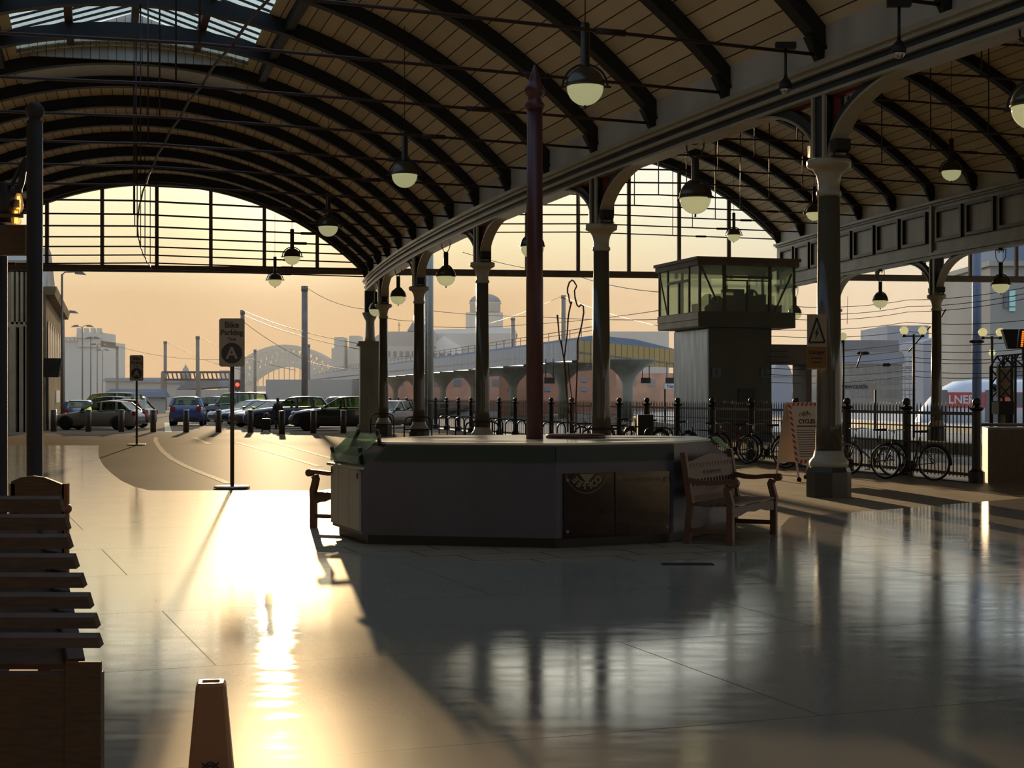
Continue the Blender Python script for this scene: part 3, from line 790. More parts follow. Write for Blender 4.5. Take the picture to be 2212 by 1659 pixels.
mb = MB(); mb.hexa([(x,y,ZC) for x, y in B], [(x,y,ZK-.02) for x, y in T]); put('upper_shell', mb, MT['kiosk'], ks, True)
mb = MB()
for a, b in ((0,1),(1,2)):
    p, q = Vector((*B[a],.93)), Vector((*B[b],.93)); p0, q0 = Vector((*T[a],1.09)), Vector((*T[b],1.09))
    n = Vector(((q-p).y,-(q-p).x,0)).normalized()*.012
    if a == 0: p = p+(q-p)*.06
    mb.hexa([p,q,q+n,p+n], [p0,q0,q0+n,p0+n])
put('fascia', mb, MT['fasciaflare'], ks, True)
mb = MB(); mb.prism([(.4+(x-.4)*1.012,18.2+(y-18.2)*1.012) for x, y in T], ZK-.022, ZK); top = put('flat_top', mb, MT['counter'], ks, True)
for pts in ([(880,945.5),(960,943.5),(1040,945.3),(960,946.8)],[(930,952.5),(1040,951),(1140,953),(1030,954.5)],[(1290,945),(1400,943.7),(1480,945.3),(1380,946.7)],[(1230,950.5),(1330,948.8),(1440,950.2),(1320,952.4)]):
    put('inlaid_diamond', MB().prism([(G(x,y,ZK).x,G(x,y,ZK).y) for x, y in pts], ZK, ZK+.003), MT['finial'], top, True)
# left service side: boarded doors, counter, glass screen on brackets
d0, d1 = Vector((*B[0],0)), Vector((*B[7],0)); dd = (d1-d0); nn = Vector((-dd.y,dd.x,0)).normalized()
def onleft(t, z, o=0.0): return d0+dd*t+nn*o+Vector((0,0,z))
for i, (t0,t1) in enumerate(((.02,.36),(.37,.72),(.73,.99))):
    mb = MB(); mb.hexa([onleft(t0,.16),onleft(t1,.16),onleft(t1,.16,.025),onleft(t0,.16,.025)], [onleft(t0,.82),onleft(t1,.82),onleft(t1,.82,.025),onleft(t0,.82,.025)])
    dr = put('door', mb, MT['greydoor'], ks, True)
    if i != 1:
        t = (t0 if i == 0 else t1)+(.05 if i == 0 else -.05)
        mb = MB(); mb.box(-.008,.008,-.004,.012,-.03,.03); mb.xf(Matrix.Translation(onleft(t,.76,.03))); put('bolt', mb, MT['dark'], dr, True)
mb = MB(); mb.hexa([onleft(-.01,.83,-.05),onleft(1.01,.83,-.05),onleft(1.01,.83,.07),onleft(-.01,.83,.07)], [onleft(-.01,.86,-.05),onleft(1.01,.86,-.05),onleft(1.01,.86,.07),onleft(-.01,.86,.07)])
put('counter_ledge', mb, MT['cream'], ks, True)
def slope(t, k, o=0.03):
    lo = d0+dd*t; tp = Vector((*T[0],0)).lerp(Vector((*T[7],0)), t)
    p = lo.lerp(tp, k); return p+nn*o+Vector((0,0,ZC+(ZK-ZC)*k+o))
mb = MB()
q = [slope(.03,.18,.07),slope(.97,.18,.07),slope(.97,1.02,.07),slope(.03,1.02,.07)]
mb.hexa(q, [p+nn*.008+Vector((0,0,.008)) for p in q]); sg_ = put('glass_screen', mb, MT['screen'], ks, True)
q = [slope(.03,.0,.03),slope(.97,.0,.03),slope(.97,.16,.07),slope(.03,.16,.07)]
mb = MB(); mb.hexa(q, [p+nn*.008+Vector((0,0,.008)) for p in q]); put('lower_screen', mb, MT['screen'], ks, True)
for t, k0, k1 in ((.97,.1,.3),(.66,.1,1.05),(.1,.12,.4),(.12,.85,1.1)):
    mb = MB(); mb.bar(slope(t,k0,.0), slope(t,k1,.105), .035, .03); put('screen_bracket', mb, MT['black'], ks, True)
# right side screen edge
e0, e1 = Vector((*B[3],0)), Vector((*T[3],0))
mb = MB(); p = Vector((2.34,18.03,ZK+.01)); q = Vector((2.62,18.62,ZC+.09)); n = Vector((.9,-.4,0))*.06
mb.hexa([p,q,q+n,p+n],[v+Vector((.02,0,.015)) for v in (p,q,q+n,p+n)]); put('side_screen', mb, MT['screen2'] if 'screen2' in MT else MT['screen'], ks, True)
# glossy front panel; the opposite shop's reflection is modelled as back-to-front letters
f0, f1 = Vector((*B[1],0)), Vector((*B[2],0)); fd = (f1-f0); fn = Vector((fd.y,-fd.x,0)).normalized()
def onfront(t, z, o=0.0): return f0+fd*t+fn*o+Vector((0,0,z))
L_ = fd.length
for t0, t1 in ((.06,.475),(.49,.965)):
    mb = MB(); mb.hexa([onfront(t0,.115),onfront(t1,.115),onfront(t1,.115,.02),onfront(t0,.115,.02)], [onfront(t0,.81),onfront(t1,.81),onfront(t1,.81,.02),onfront(t0,.81,.02)])
    pn = put('glossy_panel', mb, MT['gloss'], ks, True)
    mb = MB()
    for t in ((t0+.03,) if t0 < .1 else (t1-.03,)):
        for z in (.19,.74): mb.tube(onfront(t,z,.018), onfront(t,z,.03), .018, 10)
    put('stud', mb, MT['gold'], pn, True)
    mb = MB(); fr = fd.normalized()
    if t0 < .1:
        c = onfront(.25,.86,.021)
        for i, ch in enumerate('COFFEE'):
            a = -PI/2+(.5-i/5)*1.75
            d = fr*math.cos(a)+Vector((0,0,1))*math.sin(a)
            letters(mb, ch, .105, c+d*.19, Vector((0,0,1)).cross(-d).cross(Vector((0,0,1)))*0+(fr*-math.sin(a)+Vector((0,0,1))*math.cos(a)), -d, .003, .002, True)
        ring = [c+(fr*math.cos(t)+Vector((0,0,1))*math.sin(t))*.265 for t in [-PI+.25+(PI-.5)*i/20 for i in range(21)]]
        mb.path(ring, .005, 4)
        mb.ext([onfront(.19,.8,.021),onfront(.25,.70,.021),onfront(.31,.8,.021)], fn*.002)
        put('painted_reflection', mb, MT['gold'], pn, True)
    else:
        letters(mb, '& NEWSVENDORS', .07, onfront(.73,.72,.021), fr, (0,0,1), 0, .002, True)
        put('painted_reflection', mb, MT['goldim'] if 'goldim' in MT else mat('faint_painted_reflection', (84,74,56), .5), pn, True)
# pole, disc and wire figure on top
PX, PY = .267, 18.1
po = thing('finial_pole', 'tall dark red pole with a pointed finial rising from the kiosk', 'pole', (PX,PY,ZK))
put('shaft', MB().lathe([(.1,ZK),(.1,3.0),(.096,3.05),(.092,5.02),(.0001,5.02)], (PX,PY,0), 12), MT['finial'], po, True)
put('finial', MB().lathe([(.092,5.0),(.115,5.03),(.115,5.07),(.085,5.11),(.08,5.15),(.115,5.19),(.12,5.24),(.11,5.28),(.075,5.32),(.07,5.36),(.035,5.46),(.012,5.53),(.0001,5.54)], (PX,PY,0), 14), MT['finial'], po, True)
dc = G(1240,943.5,ZK)
single('round_stand', MB().lathe([(.36,ZK+.003),(.36,ZK+.03),(.34,ZK+.045),(.0001,ZK+.045)], (dc.x,18.55,0), 30), MT['finial'], 'low red round stand on the kiosk top behind the pole', 'stand')
MT['wire'] = mat('rusty_wire', (92,58,36), .45, .4)
wf = thing('wire_figure', 'bent wire outline of a standing man on the kiosk top', 'sculpture', (dc.x,18.55,ZK+.045))
WY = 18.55
def wires(pts, r=.0085, dep=0.0):
    n = len(pts); out = []
    for i, (x,y) in enumerate(pts):
        out.append(W(x,y,WY+dep*math.sin(i*.9)))
    return MB().path(out, r, 6)
put('outline', wires([(1243,934),(1245,905),(1244,870),(1246,820),(1247,780),(1247,740),(1252,720),(1257,700),(1261,675),(1260,662),(1255,658),(1251,663),(1247,660),(1244,650),(1242,642),(1241,628),(1246,618),(1243,613),(1239,607),(1236,605),(1230,610),(1226,622),(1226,633),(1228,636),(1230,650),(1233,657),(1235,652),(1232,662),(1229,675),(1227,690),(1226,710),(1225,725),(1223,740),(1220,765),(1218,780),(1222,800),(1224,830),(1226,870),(1226,934)],.0095,.05), MT['wire'], wf, True)
put('inner_leg', wires([(1213,735),(1216,765),(1219,785),(1222,830),(1226,870),(1234,915),(1236,930),(1238,905),(1235,860),(1229,810),(1227,784)],.007,.04), MT['wire'], wf, True)
put('staff', MB().tube(W(1204,680,WY), W(1208,726,WY), .012, 6, .006).tube(W(1208,726,WY), W(1222,790,WY), .007, 6), MT['wire'], wf, True)

# ================================================================ garden benches
def make_bench(label, loc, rz):
    r = thing('garden_bench', label, 'bench', loc, rz, None); L, D = 1.55, .52
    for x in (-L/2+.03, L/2-.03):
        mb = MB(); mb.hexa([(x-.035,-D/2,0),(x+.035,-D/2,0),(x+.035,-D/2+.07,0),(x-.035,-D/2+.07,0)], [(x-.035,-D/2,.38),(x+.035,-D/2,.38),(x+.035,-D/2+.07,.38),(x-.035,-D/2+.07,.38)])
        mb.rpath([(x,-D/2+.035,.38),(x,-D/2+.03,.45),(x,-D/2+.055,.54),(x,-D/2+.07,.6),(x,-D/2+.05,.64)], .07, .075, up=(1,0,0))
        put('leg', mb, MT['teak'], r)
        mb = MB(); mb.hexa([(x-.035,D/2-.02,0),(x+.035,D/2-.02,0),(x+.035,D/2+.05,0),(x-.035,D/2+.05,0)], [(x-.035,D/2-.06,.45),(x+.035,D/2-.06,.45),(x+.035,D/2+.01,.45),(x-.035,D/2+.01,.45)])
        mb.hexa([(x-.035,D/2-.06,.45),(x+.035,D/2-.06,.45),(x+.035,D/2+.01,.45),(x-.035,D/2+.01,.45)], [(x-.035,D/2+.03,1.0),(x+.035,D/2+.03,1.0),(x+.035,D/2+.09,1.0),(x-.035,D/2+.09,1.0)])
        put('leg', mb, MT['teak'], r)
        mb = MB(); mb.rpath([(x,D/2,.70),(x,D/4,.675),(x,0,.67),(x,-D/4,.685),(x,-D/2,.69)], .085, .05, up=(0,0,1))
        mb.tube((x-.045,-D/2-.015,.675),(x+.045,-D/2-.015,.675),.045,14)
        put('armrest', mb, MT['teak'], r)
        mb = MB(); mb.box(x-.02,x+.02,-D/2+.05,D/2,.12,.17); put('stretcher', mb, MT['teak'], r)
    mb = MB()
    for k in range(6):
        y = -D/2+.01+k*.083; mb.box(-L/2+.01,L/2-.01,y,y+.065,.41+.004*abs(k-3),.435+.004*abs(k-3))
    put('seat', mb, MT['teak'], r)
    mb = MB(); n = 12
    for k in range(n):
        def dz(i): t = i/n; return .12 if t in (0,1) else .12-.05*math.sin(PI*t)**.6+.02*math.sin(PI*t*3)**2
        xa, xb = -L/2+.06+(L-.12)*k/n, -L/2+.06+(L-.12)*(k+1)/n
        mb.hexa([(xa,-D/2+.015,.41-dz(k)),(xb,-D/2+.015,.41-dz(k+1)),(xb,-D/2+.045,.41-dz(k+1)),(xa,-D/2+.045,.41-dz(k))], [(xa,-D/2+.015,.41),(xb,-D/2+.015,.41),(xb,-D/2+.045,.41),(xa,-D/2+.045,.41)])
    put('apron', mb, MT['teak'], r)
    mb = MB()
    def yb(z): return D/2-.02+(z-.45)*.12
    n = 16
    for k in range(n):
        xa, xb = -L/2+.06+(L-.12)*k/n, -L/2+.06+(L-.12)*(k+1)/n
        def zt(i): t = i/n; return .90+.07*math.sin(PI*t)**2
        for z0, z1 in ((.83,zt),(.70,.83),(.52,.62)):
            za = z1(k) if callable(z1) else z1; zb = z1(k+1) if callable(z1) else z1
            mb.hexa([(xa,yb(z0)-.015,z0),(xb,yb(z0)-.015,z0),(xb,yb(z0)+.015,z0),(xa,yb(z0)+.015,z0)], [(xa,yb(za)-.015,za),(xb,yb(zb)-.015,zb),(xb,yb(zb)+.015,zb),(xa,yb(za)+.015,za)])
    for k in range(15):
        x = -L/2+.1+(L-.2)*k/14; mb.bar((x,yb(.6),.6),(x,yb(.72),.72),.05,.022,(0,1,0))
    mb.box(-L/2+.05,L/2-.05,yb(.44)-.01,yb(.44)+.02,.42,.52)
    bk = put('backrest', mb, MT['teak'], r)
    mb = MB()
    for k in range(14):
        x = -L/2+.13+(L-.26)*k/13
        mb.ext([(x-.022,yb(.87)-.018,.875),(x+.022,yb(.87)-.018,.875),(x,yb(.83)-.018,.825)], (0,.004,0))
        if 3 < k < 10: mb.torus((x,yb(.76)-.016,.76), .022, .004, (0,1,0), 14, 4)
    put('carved_ornament', mb, MT['wood'], bk)
    return r
bn = make_bench('wooden bench with a carved back on the right side of the kiosk', (2.52,17.47,Z_TOP), math.radians(62.2))
dup(bn, (-1.95,19.62,Z_TOP), math.radians(-113.5), 'wooden bench behind the left doors of the kiosk, only one end showing')

# ================================================================ parking signs
MT['signface'] = mat('sign_face', (176,158,132), .45, var=.06, vscale=4)
MT['signink'] = mat('sign_dark_ink', (66,60,54), .5)
def make_sign(label, loc, rz):
    r = thing('parking_sign', label, 'sign', loc, rz, 'bike parking signs on posts')
    put('base', MB().lathe([(.32,0),(.32,.018),(.29,.03),(.0001,.03)],(0,0,0),36), MT['steelbase'], r)
    put('post', MB().tube((0,.03,.03),(0,.03,2.16),.036,12), MT['wood'], r)
    mb = MB(); w, z0, z1, c = .225, 2.15, 3.01, .03
    out = [(-w+c,z0),(w-c,z0),(w,z0+c),(w,z1-c),(w-c,z1),(-w+c,z1),(-w,z1-c),(-w,z0+c)]
    mb.ext([(x,-.012,z) for x, z in out], (0,.024,0)); pn = put('panel', mb, MT['signface'], r)
    mb = MB(); letters(mb,'Bike',.15,(0,-.014,2.89),(1,0,0),(0,0,1),.003); letters(mb,'Parking',.135,(0,-.014,2.755),(1,0,0),(0,0,1),.003); letters(mb,'Taxi',.085,(0,-.014,2.64),(1,0,0),(0,0,1),.001)
    put('lettering', mb, MT['signink'], pn)
    mb = MB(); mb.tube((.0,-.013,2.39),(.0,-.0155,2.39),.185,32); put('disc', mb, MT['signink'], pn)
    mb = MB(); letters(mb,'A',.30,(0,-.018,2.385),(1,0,0),(0,0,1),.006,.003); put('letter', mb, MT['signface'], pn)
    return r
MT['steelbase'] = mat('pale_steel_base', (190,176,146), .3, .3)
p = G(501,1055); sg1 = make_sign('near Bike Parking sign with a round A, on a thin post and disc base', (p.x,p.y,Z_TOP), .03)
p = G(295,962); dup(sg1, (p.x,p.y,Z_TOP), .05, 'far Bike Parking sign with a round A, in front of the grey hatchback')

# ================================================================ A-board and danger sign by the big column
ab = thing('folding_sign_board', 'white A-frame cycles notice with red and white striped border on wheels', 'sign board', (5.62,29.75,0), math.radians(28))
MT['board'] = mat('notice_white', (224,208,190), .5); MT['ink'] = mat('notice_ink', (70,50,46), .6); MT['hazred'] = mat('hazard_red', (196,44,30), .5)
def lean(x, z, o=0.0, sg=-1):       # point on the leaning front (sg -1) or back panel
    k = (1.52-z)*.21
    return Vector((x, sg*(.03+k)+sg*o, z))
for sg, nm in ((-1,'front_panel'),(1,'back_panel')):
    mb = MB(); mb.hexa([lean(-.4,.36,0,sg),lean(.4,.36,0,sg),lean(.4,.36,.02,sg),lean(-.4,.36,.02,sg)], [lean(-.4,1.52,0,sg),lean(.4,1.52,0,sg),lean(.4,1.52,.02,sg),lean(-.4,1.52,.02,sg)])
    pn = put(nm, mb, MT['board'], ab)
    mb = MB()
    n = 10
    for k in range(n):
        z0 = .38+1.12*k/n; z1 = z0+.06
        for x in (-.4,.335):
            mb.ext([lean(x,z0+.05,.022,sg),lean(x+.065,z0,.022,sg),lean(x+.065,z0+.055,.022,sg),lean(x,z0+.105,.022,sg)], (0,sg*.003,0))
    for k in range(6):
        x0 = -.31+.105*k
        for z in (.365,1.455): mb.ext([lean(x0,z,.022,sg),lean(x0+.05,z,.022,sg),lean(x0+.09,z+.06,.022,sg),lean(x0+.04,z+.06,.022,sg)], (0,sg*.003,0))
    put('striped_border', mb, MT['hazred'], pn)
    if sg < 0:
        mb = MB(); up = (lean(0,1.4)-lean(0,.5)).normalized()
        letters(mb,'CYCLES',.115,lean(0,1.15,.022),(1,0,0),up,.003)
        for x in (-.085,.085): mb.torus(lean(x-.02,1.27,.024),.05,.005,(0,1,0),20,4)
        for a, b in (((-.105,1.27),(-.04,1.33)),((-.04,1.33),(.05,1.33)),((.05,1.33),(-.02,1.27)),((-.02,1.27),(-.105,1.27)),((-.02,1.27),(-.05,1.35)),((.05,1.33),(.065,1.27)),((.05,1.33),(.04,1.37))):
            mb.tube(lean(a[0],a[1],.024), lean(b[0],b[1],.024), .005, 4)
        mb.ext([lean(-.26,1.05,.021),lean(.24,1.05,.021),lean(.24,1.075,.021),lean(-.26,1.075,.021)], (0,-.002,0))
        for k in range(12):
            z = .98-.045*k; mb.ext([lean(-.28,z,.021),lean(.27-.06*(k%3),z,.021),lean(.27-.06*(k%3),z+.012,.021),lean(-.28,z+.012,.021)], (0,-.002,0))
        put('print', mb, MT['ink'], pn)
for sg in (-1,1):
    for x in (-.37,.37):
        mb = MB(); mb.bar(lean(x,.07,0.01,sg), lean(x,.4,0.01,sg), .03,.03); put('leg', mb, MT['board'], ab)
        mb = MB(); c = lean(x,.05,.02,sg); mb.tube(c+Vector((-.015,0,0)),c+Vector((.015,0,0)),.05,14); mb.tube(c+Vector((-.05,0,.0)),c+Vector((.05,0,0)),.012,8); put('castor', mb, MT['rubber'], ab)
mb = MB(); mb.rpath([lean(-.4,.12,.0,-1)+Vector((0,.0,0)),lean(-.4,.12,.0,1)],.02,.02); mb.rpath([lean(.4,.12,.0,-1),lean(.4,.12,.0,1)],.02,.02); put('stay', mb, MT['board'], ab)

cs = P(0,0,0)
dg = thing('danger_sign', 'yellow and orange electrical danger sign fixed to the big nearest column', 'sign', (5.12-.24,24.86-.235,2.07), math.radians(-14))
MT['dangery'] = mat('dull_yellow_sign', (170,152,116), .5, var=.08, vscale=5); MT['dangero'] = mat('dull_orange_sign', (138,92,36), .5)
mb = MB(); mb.box(-.155,.155,-.004,.004,0,.88); pn = put('plate', mb, MT['dangery'], dg)
mb = MB(); mb.box(-.15,.15,-.007,-.0045,.02,.36); put('orange_field', mb, MT['dangero'], dg)
mb = MB(); w = .125
o = [Vector((-w,-.007,.43)),Vector((w,-.007,.43)),Vector((0,-.007,.82))]
for i in range(3): mb.bar(o[i], o[(i+1)%3], .03, .004, (0,1,0))
mb.ext([(.03,-.008,.70),(-.035,-.008,.57),(-.008,-.008,.575),(-.03,-.008,.465),(.035,-.008,.60),(.005,-.008,.595)], (0,.003,0))
put('warning_triangle', mb, MT['black'], dg)
mb = MB(); letters(mb,'Danger',.085,(0,-.008,.27),(1,0,0),(0,0,1),.002); mb.box(-.09,.09,-.0095,-.0072,.165,.185); mb.box(-.075,.075,-.0095,-.0072,.1,.118)
put('lettering', mb, MT['black'], dg)
mb = MB()
for z in (.15,.73): mb.box(.0,.12,.0,.05,z-.02,z+.02)
put('clip', mb, MT['steel'], dg)

# ================================================================ foreground at the left edge
ft = thing('slatted_timber_tier', 'dark stepped timber tier of slats in front of a box, at lower left', 'furniture', (-1.6,4.8,Z_TOP), 0)
yb0 = 4.6
mb = MB(); mb.box(-2.6,-1.235,yb0,yb0+.06,Z_TOP,.80); put('box', mb, MT['wood'], ft, True)
mb = MB(); mb.box(-2.6,-1.232,yb0-.012,yb0,.03,.8); mb.box(-1.33,-1.225,yb0-.02,yb0-.005,.03,.84); put('front_panel', mb, MT['woodp'] if 'woodp' in MT else MT['wood'], ft, True)
rows = [(1378,1400,216),(1334,1358,210),(1289,1315,196),(1246,1270,181),(1204,1229,165),(1161,1186,152),(1118,1146,147),(1078,1106,135)]
rail = []
for k, (y0,y1,x) in enumerate(rows):
    Y = 4.62+.155*k
    a = W(x,y1,Y); b = W(x-8,y0,Y+.02); xl = W(-140,y1,Y).x
    mb = MB(); mb.hexa([(xl,Y,a.z),(a.x,Y,a.z),(a.x,Y+.045,a.z+.005),(xl,Y+.045,a.z+.005)], [(xl,Y+.02,b.z),(b.x,Y+.02,b.z),(b.x,Y+.06,b.z+.01),(xl,Y+.06,b.z+.01)])
    put('slat', mb, MT['wood'], ft, True); rail.append((a,b))
mb = MB()
for off in (.08,.62,1.1):
    p = Vector((rail[0][0].x-off, 4.65, rail[0][0].z-.06)); q = Vector((rail[-1][0].x-off*.95, 5.76, rail[-1][0].z-.04))
    mb.bar(p, q, .05, .05)
    mb.bar(p, (p.x,p.y,Z_TOP), .05,.05,(0,1,0)); mb.bar(q, (q.x,q.y,Z_TOP), .05,.05,(0,1,0))
put('frame', mb, MT['wood'], ft, True)
q = [rail[0][0]+Vector((-1.7,.07,-.06)), rail[0][0]+Vector((-.075,.07,-.06)), rail[-1][0]+Vector((-.06,.07,-.04)), rail[-1][0]+Vector((-1.9,.07,-.04))]
put('back_board', MB().hexa(q, [p+Vector((0,.02,-.02)) for p in q]), MT['wood'], ft, True)
# curved chair back behind it
cb = thing('round_back_chair', 'dark chair with an arched back behind the slatted tier at left', 'chair', (-1.98,6.75,Z_TOP), 0)
YC = 6.75
mb = MB(); pts = [W(x,y,YC) for x, y in ((24,1040),(45,1031),(70,1028),(95,1031),(118,1040),(138,1048))]
for i in range(5):
    a, b = pts[i], pts[i+1]
    mb.hexa([(a.x,YC,.72),(b.x,YC,.72),(b.x,YC+.03,.72),(a.x,YC+.03,.72)], [(a.x,YC,a.z),(b.x,YC,b.z),(b.x,YC+.03,b.z),(a.x,YC+.03,a.z)])
put('backrest', mb, MT['wood'], cb, True)
MT['brown'] = mat('orange_lit_wood', (128,74,40), .35)  # orange light on the chair posts put into their wood colour
for x in (W(140,1100,YC).x, W(26,1100,YC).x):
    mb = MB(); mb.box(x-.012,x+.012,YC,YC+.03,Z_TOP,W(140,1045,YC).z); mb.ball((x+.01,YC,W(140,1099,YC).z),.022,10,6); put('post', mb, MT['brown'], cb, True)
mb = MB(); mb.box(W(26,0,YC).x,W(140,0,YC).x,YC-.45,YC+.0,.42,.46); put('seat', mb, MT['wood'], cb, True)
for x in (W(26,0,YC).x+.02, W(140,0,YC).x-.02):
    mb = MB(); mb.box(x-.02,x+.02,YC-.44,YC-.4,Z_TOP,.42); put('leg', mb, MT['wood'], cb, True)
MT['postdark'] = mat('dark_brown_post_paint', (46,36,28), .75, var=.2, vscale=5)
# posts of the terrace
for x, Y, yt, lab, rr, ball in ((75,7.6,262,'dark round post with a ball top at the left edge',.078/2,True),(-2,7.9,440,'dark square-edged post cut by the left edge of the frame',.042,False)):
    zt = W(x,yt,Y).z; X = W(x,0,Y).x
    r = thing('terrace_post', lab, 'post', (X,Y,Z_TOP))
    put('shaft', MB().lathe([(rr*1.5,Z_TOP),(rr*1.5,.06),(rr,.1),(rr,zt),(.0001,zt)], (X,Y,0), 18), MT['postdark'], r, True)
    if ball: put('ball_top', MB().lathe([(.03,zt),(.03,zt+.01)]+[(max(.0001,.046*math.cos(t)),zt+.05+.046*math.sin(t)) for t in [-1.1+2.67*i/10 for i in range(11)]], (X,Y,0), 18), MT['postdark'], r, True)
    else: put('head', MB().box(X-.06,X+.06,Y-.05,Y+.05,zt-.02,zt+.1), MT['wood'], r, True)
# cluster lamp with two filament bulbs between the posts
LY = 7.75
lm = thing('filament_lamp', 'dark lamp bracket with two glowing filament bulbs between the left posts', 'lamp', W(36,560,LY))
mb = MB(); a, b = W(-20,500,LY), W(58,500,LY); mb.box(a.x,b.x,LY-.03,LY+.03,W(0,552,LY).z,W(0,487,LY).z); mb.box(a.x,W(48,0,LY).x,LY-.02,LY+.02,W(0,470,LY).z,W(0,462,LY).z)
put('crossbar', mb, MT['wood'], lm, True)
mb = MB(); c = W(14,440,LY+.05)
mb.lathe([(.06,-.12),(.07,0),(.05,.08),(.0001,.1)], W(14,432,LY+.06), 12)
mb.path([W(8,470,LY+.06),W(10,400,LY+.06),W(26,398,LY),W(44,360,LY),W(58,340,LY)], .012, 6); mb.path([W(38,415,LY),W(46,395,LY),W(50,370,LY),W(58,350,LY)], .018, 6)
put('bracket', mb, MT['dark'], lm, True)
MT['filament'] = emit('glowing_filament', (255,176,84), 5.0); MT['bulb'] = glass('clear_bulb_glass', (.98,.86,.62), .9, .03, .22)
for x, y in ((40,437),(35,468)):
    c = W(x,y,LY)
    put('bulb', MB().lathe([(.0001,-.052),(.016,-.048),(.024,-.03),(.026,-.01),(.02,.02),(.013,.04),(.013,.05),(.0001,.05)], c, 16), MT['bulb'], lm, True)
    mb = MB()
    for k in range(4): mb.tube(c+Vector((.008*math.cos(k*1.57),.008*math.sin(k*1.57),-.035)), c+Vector((.006*math.cos(k*1.57),.006*math.sin(k*1.57),.03)), .0018, 5)
    put('filament', mb, MT['filament'], lm, True)
    put('socket', MB().lathe([(.015,.045),(.018,.05),(.018,.085),(.0001,.085)], c, 12), MT['dark'], lm, True)
# wet floor cone
CXc, CYc = W(456,1500,5.3).x, 5.3
MT['cone'] = mat('translucent_amber_plastic', (176,122,76), .4, var=.1, vscale=4)
b_ = MT['cone'].node_tree.nodes['Principled BSDF']; b_.inputs['Subsurface Weight'].default_value = .4; b_.inputs['Subsurface Radius'].default_value = (.05,.03,.01)
wc = thing('wet_floor_cone', 'orange four-sided floor warning cone standing in the foreground', 'cone', (CXc,CYc,Z_TOP), math.radians(9))
mb = MB(); z0, z1 = Z_TOP, .645
def ring(h, z, c=.18):
    k = h*(1-c)
    return [Vector(p)+Vector((0,0,z)) for p in ((-k,-h,0),(k,-h,0),(h,-k,0),(h,k,0),(k,h,0),(-k,h,0),(-h,k,0),(-h,-k,0))]
prev = None; hs = [(.135,0.0),(.135,.02),(.103,.03),(.052,.60),(.05,.625),(.042,.636),(.03,.636),(.026,.59)]
rings = [ring(h,z) for h, z in hs]; vs = [p for r in rings for p in r]; fs = []
for i in range(len(rings)-1):
    for k in range(8): fs.append((8*i+k,8*i+(k+1)%8,8*i+8+(k+1)%8,8*i+8+k))
fs += [tuple(range(7,-1,-1)), tuple(8*(len(rings)-1)+k for k in range(8))]
mb.add(vs, fs, False); put('body', mb, MT['cone'], wc)
mb = MB()
def onc(x, z): h = .103-(.051)*(z-.03)/.57; return Vector((x,-h-.001,z))
for a, b in (((-.028,.372),(-.008,.352)),((-.028,.352),(-.008,.372)),((.028,.372),(.008,.352)),((.028,.352),(.008,.372)),((-.008,.362),(.008,.362))): mb.bar(onc(*a),onc(*b),.006,.002,(0,1,0))
mb.torus(onc(0,.362),.012,.003,(0,1,0),14,4); mb.bar(onc(-.024,.335),onc(.024,.335),.005,.002,(0,1,0))
put('emblem', mb, MT['dark'], wc)
# floor hatch
p = G(1485,1222); single('floor_hatch', MB().box(p.x-.25,p.x+.25,p.y-.1,p.y+.1,Z_TOP,Z_TOP+.004), MT['dark'], 'small dark access plate in the polished floor right of the kiosk', 'hatch')

# ================================================================ railings
YF0, STEP = 28.8, 2.54
fpos = [fence_xy(YF0+STEP*k) for k in range(27)]
FR = math.atan2(-.2594, 1.0)
fdir = Vector((-.2594,1,0)).normalized(); fnor = Vector((fdir.y,-fdir.x,0))
fe = thing('railing_fence', 'long black spiked railing with ball-topped posts between concourse and platform', 'railing', fpos[0])
arz = -math.atan2(fdir.x, fdir.y)
for k, p in enumerate(fpos):
    mb = MB(); mb.lathe([(.15,-.0),(.15,.22),(.095,.27),(.085,.34),(.085,1.36),(.12,1.385),(.135,1.41),(.135,1.425),(.085,1.435),(.04,1.45),(.0001,1.45)], p, 8, False, PI/8+arz)
    po_ = put('post', mb, MT['black'], fe, True)
    put('ball', MB().ball(p+Vector((0,0,1.525)), .082, 14, 8), MT['iron'], po_, True)
for k in range(26):
    a, b = fpos[k], fpos[k+1]; mb = MB(); L = (b-a).length
    mb.bar(a+Vector((0,0,1.31)), b+Vector((0,0,1.31)), .03,.06); mb.bar(a+Vector((0,0,.16)), b+Vector((0,0,.16)), .03,.06)
    mb.bar(a+Vector((0,0,1.05)), b+Vector((0,0,1.05)), .018,.025)
    n = 18
    for i in range(n):
        p = a.lerp(b, .055+.89*i/(n-1)); mb.bar(p+Vector((0,0,.1)), p+Vector((0,0,1.44)), .02,.02,(1,0,0)); mb.tube(p+Vector((0,0,1.44)), p+Vector((0,0,1.52)), .013,4,.001)
    put('panel', mb, MT['black'], fe, True)
kb = MB(); a, b = fpos[0], fpos[-1]
kb.bar(a+Vector((0,0,.02)), b+Vector((0,0,.02)), .3,.04); put('kerb', kb, MT['granite'], fe, True)

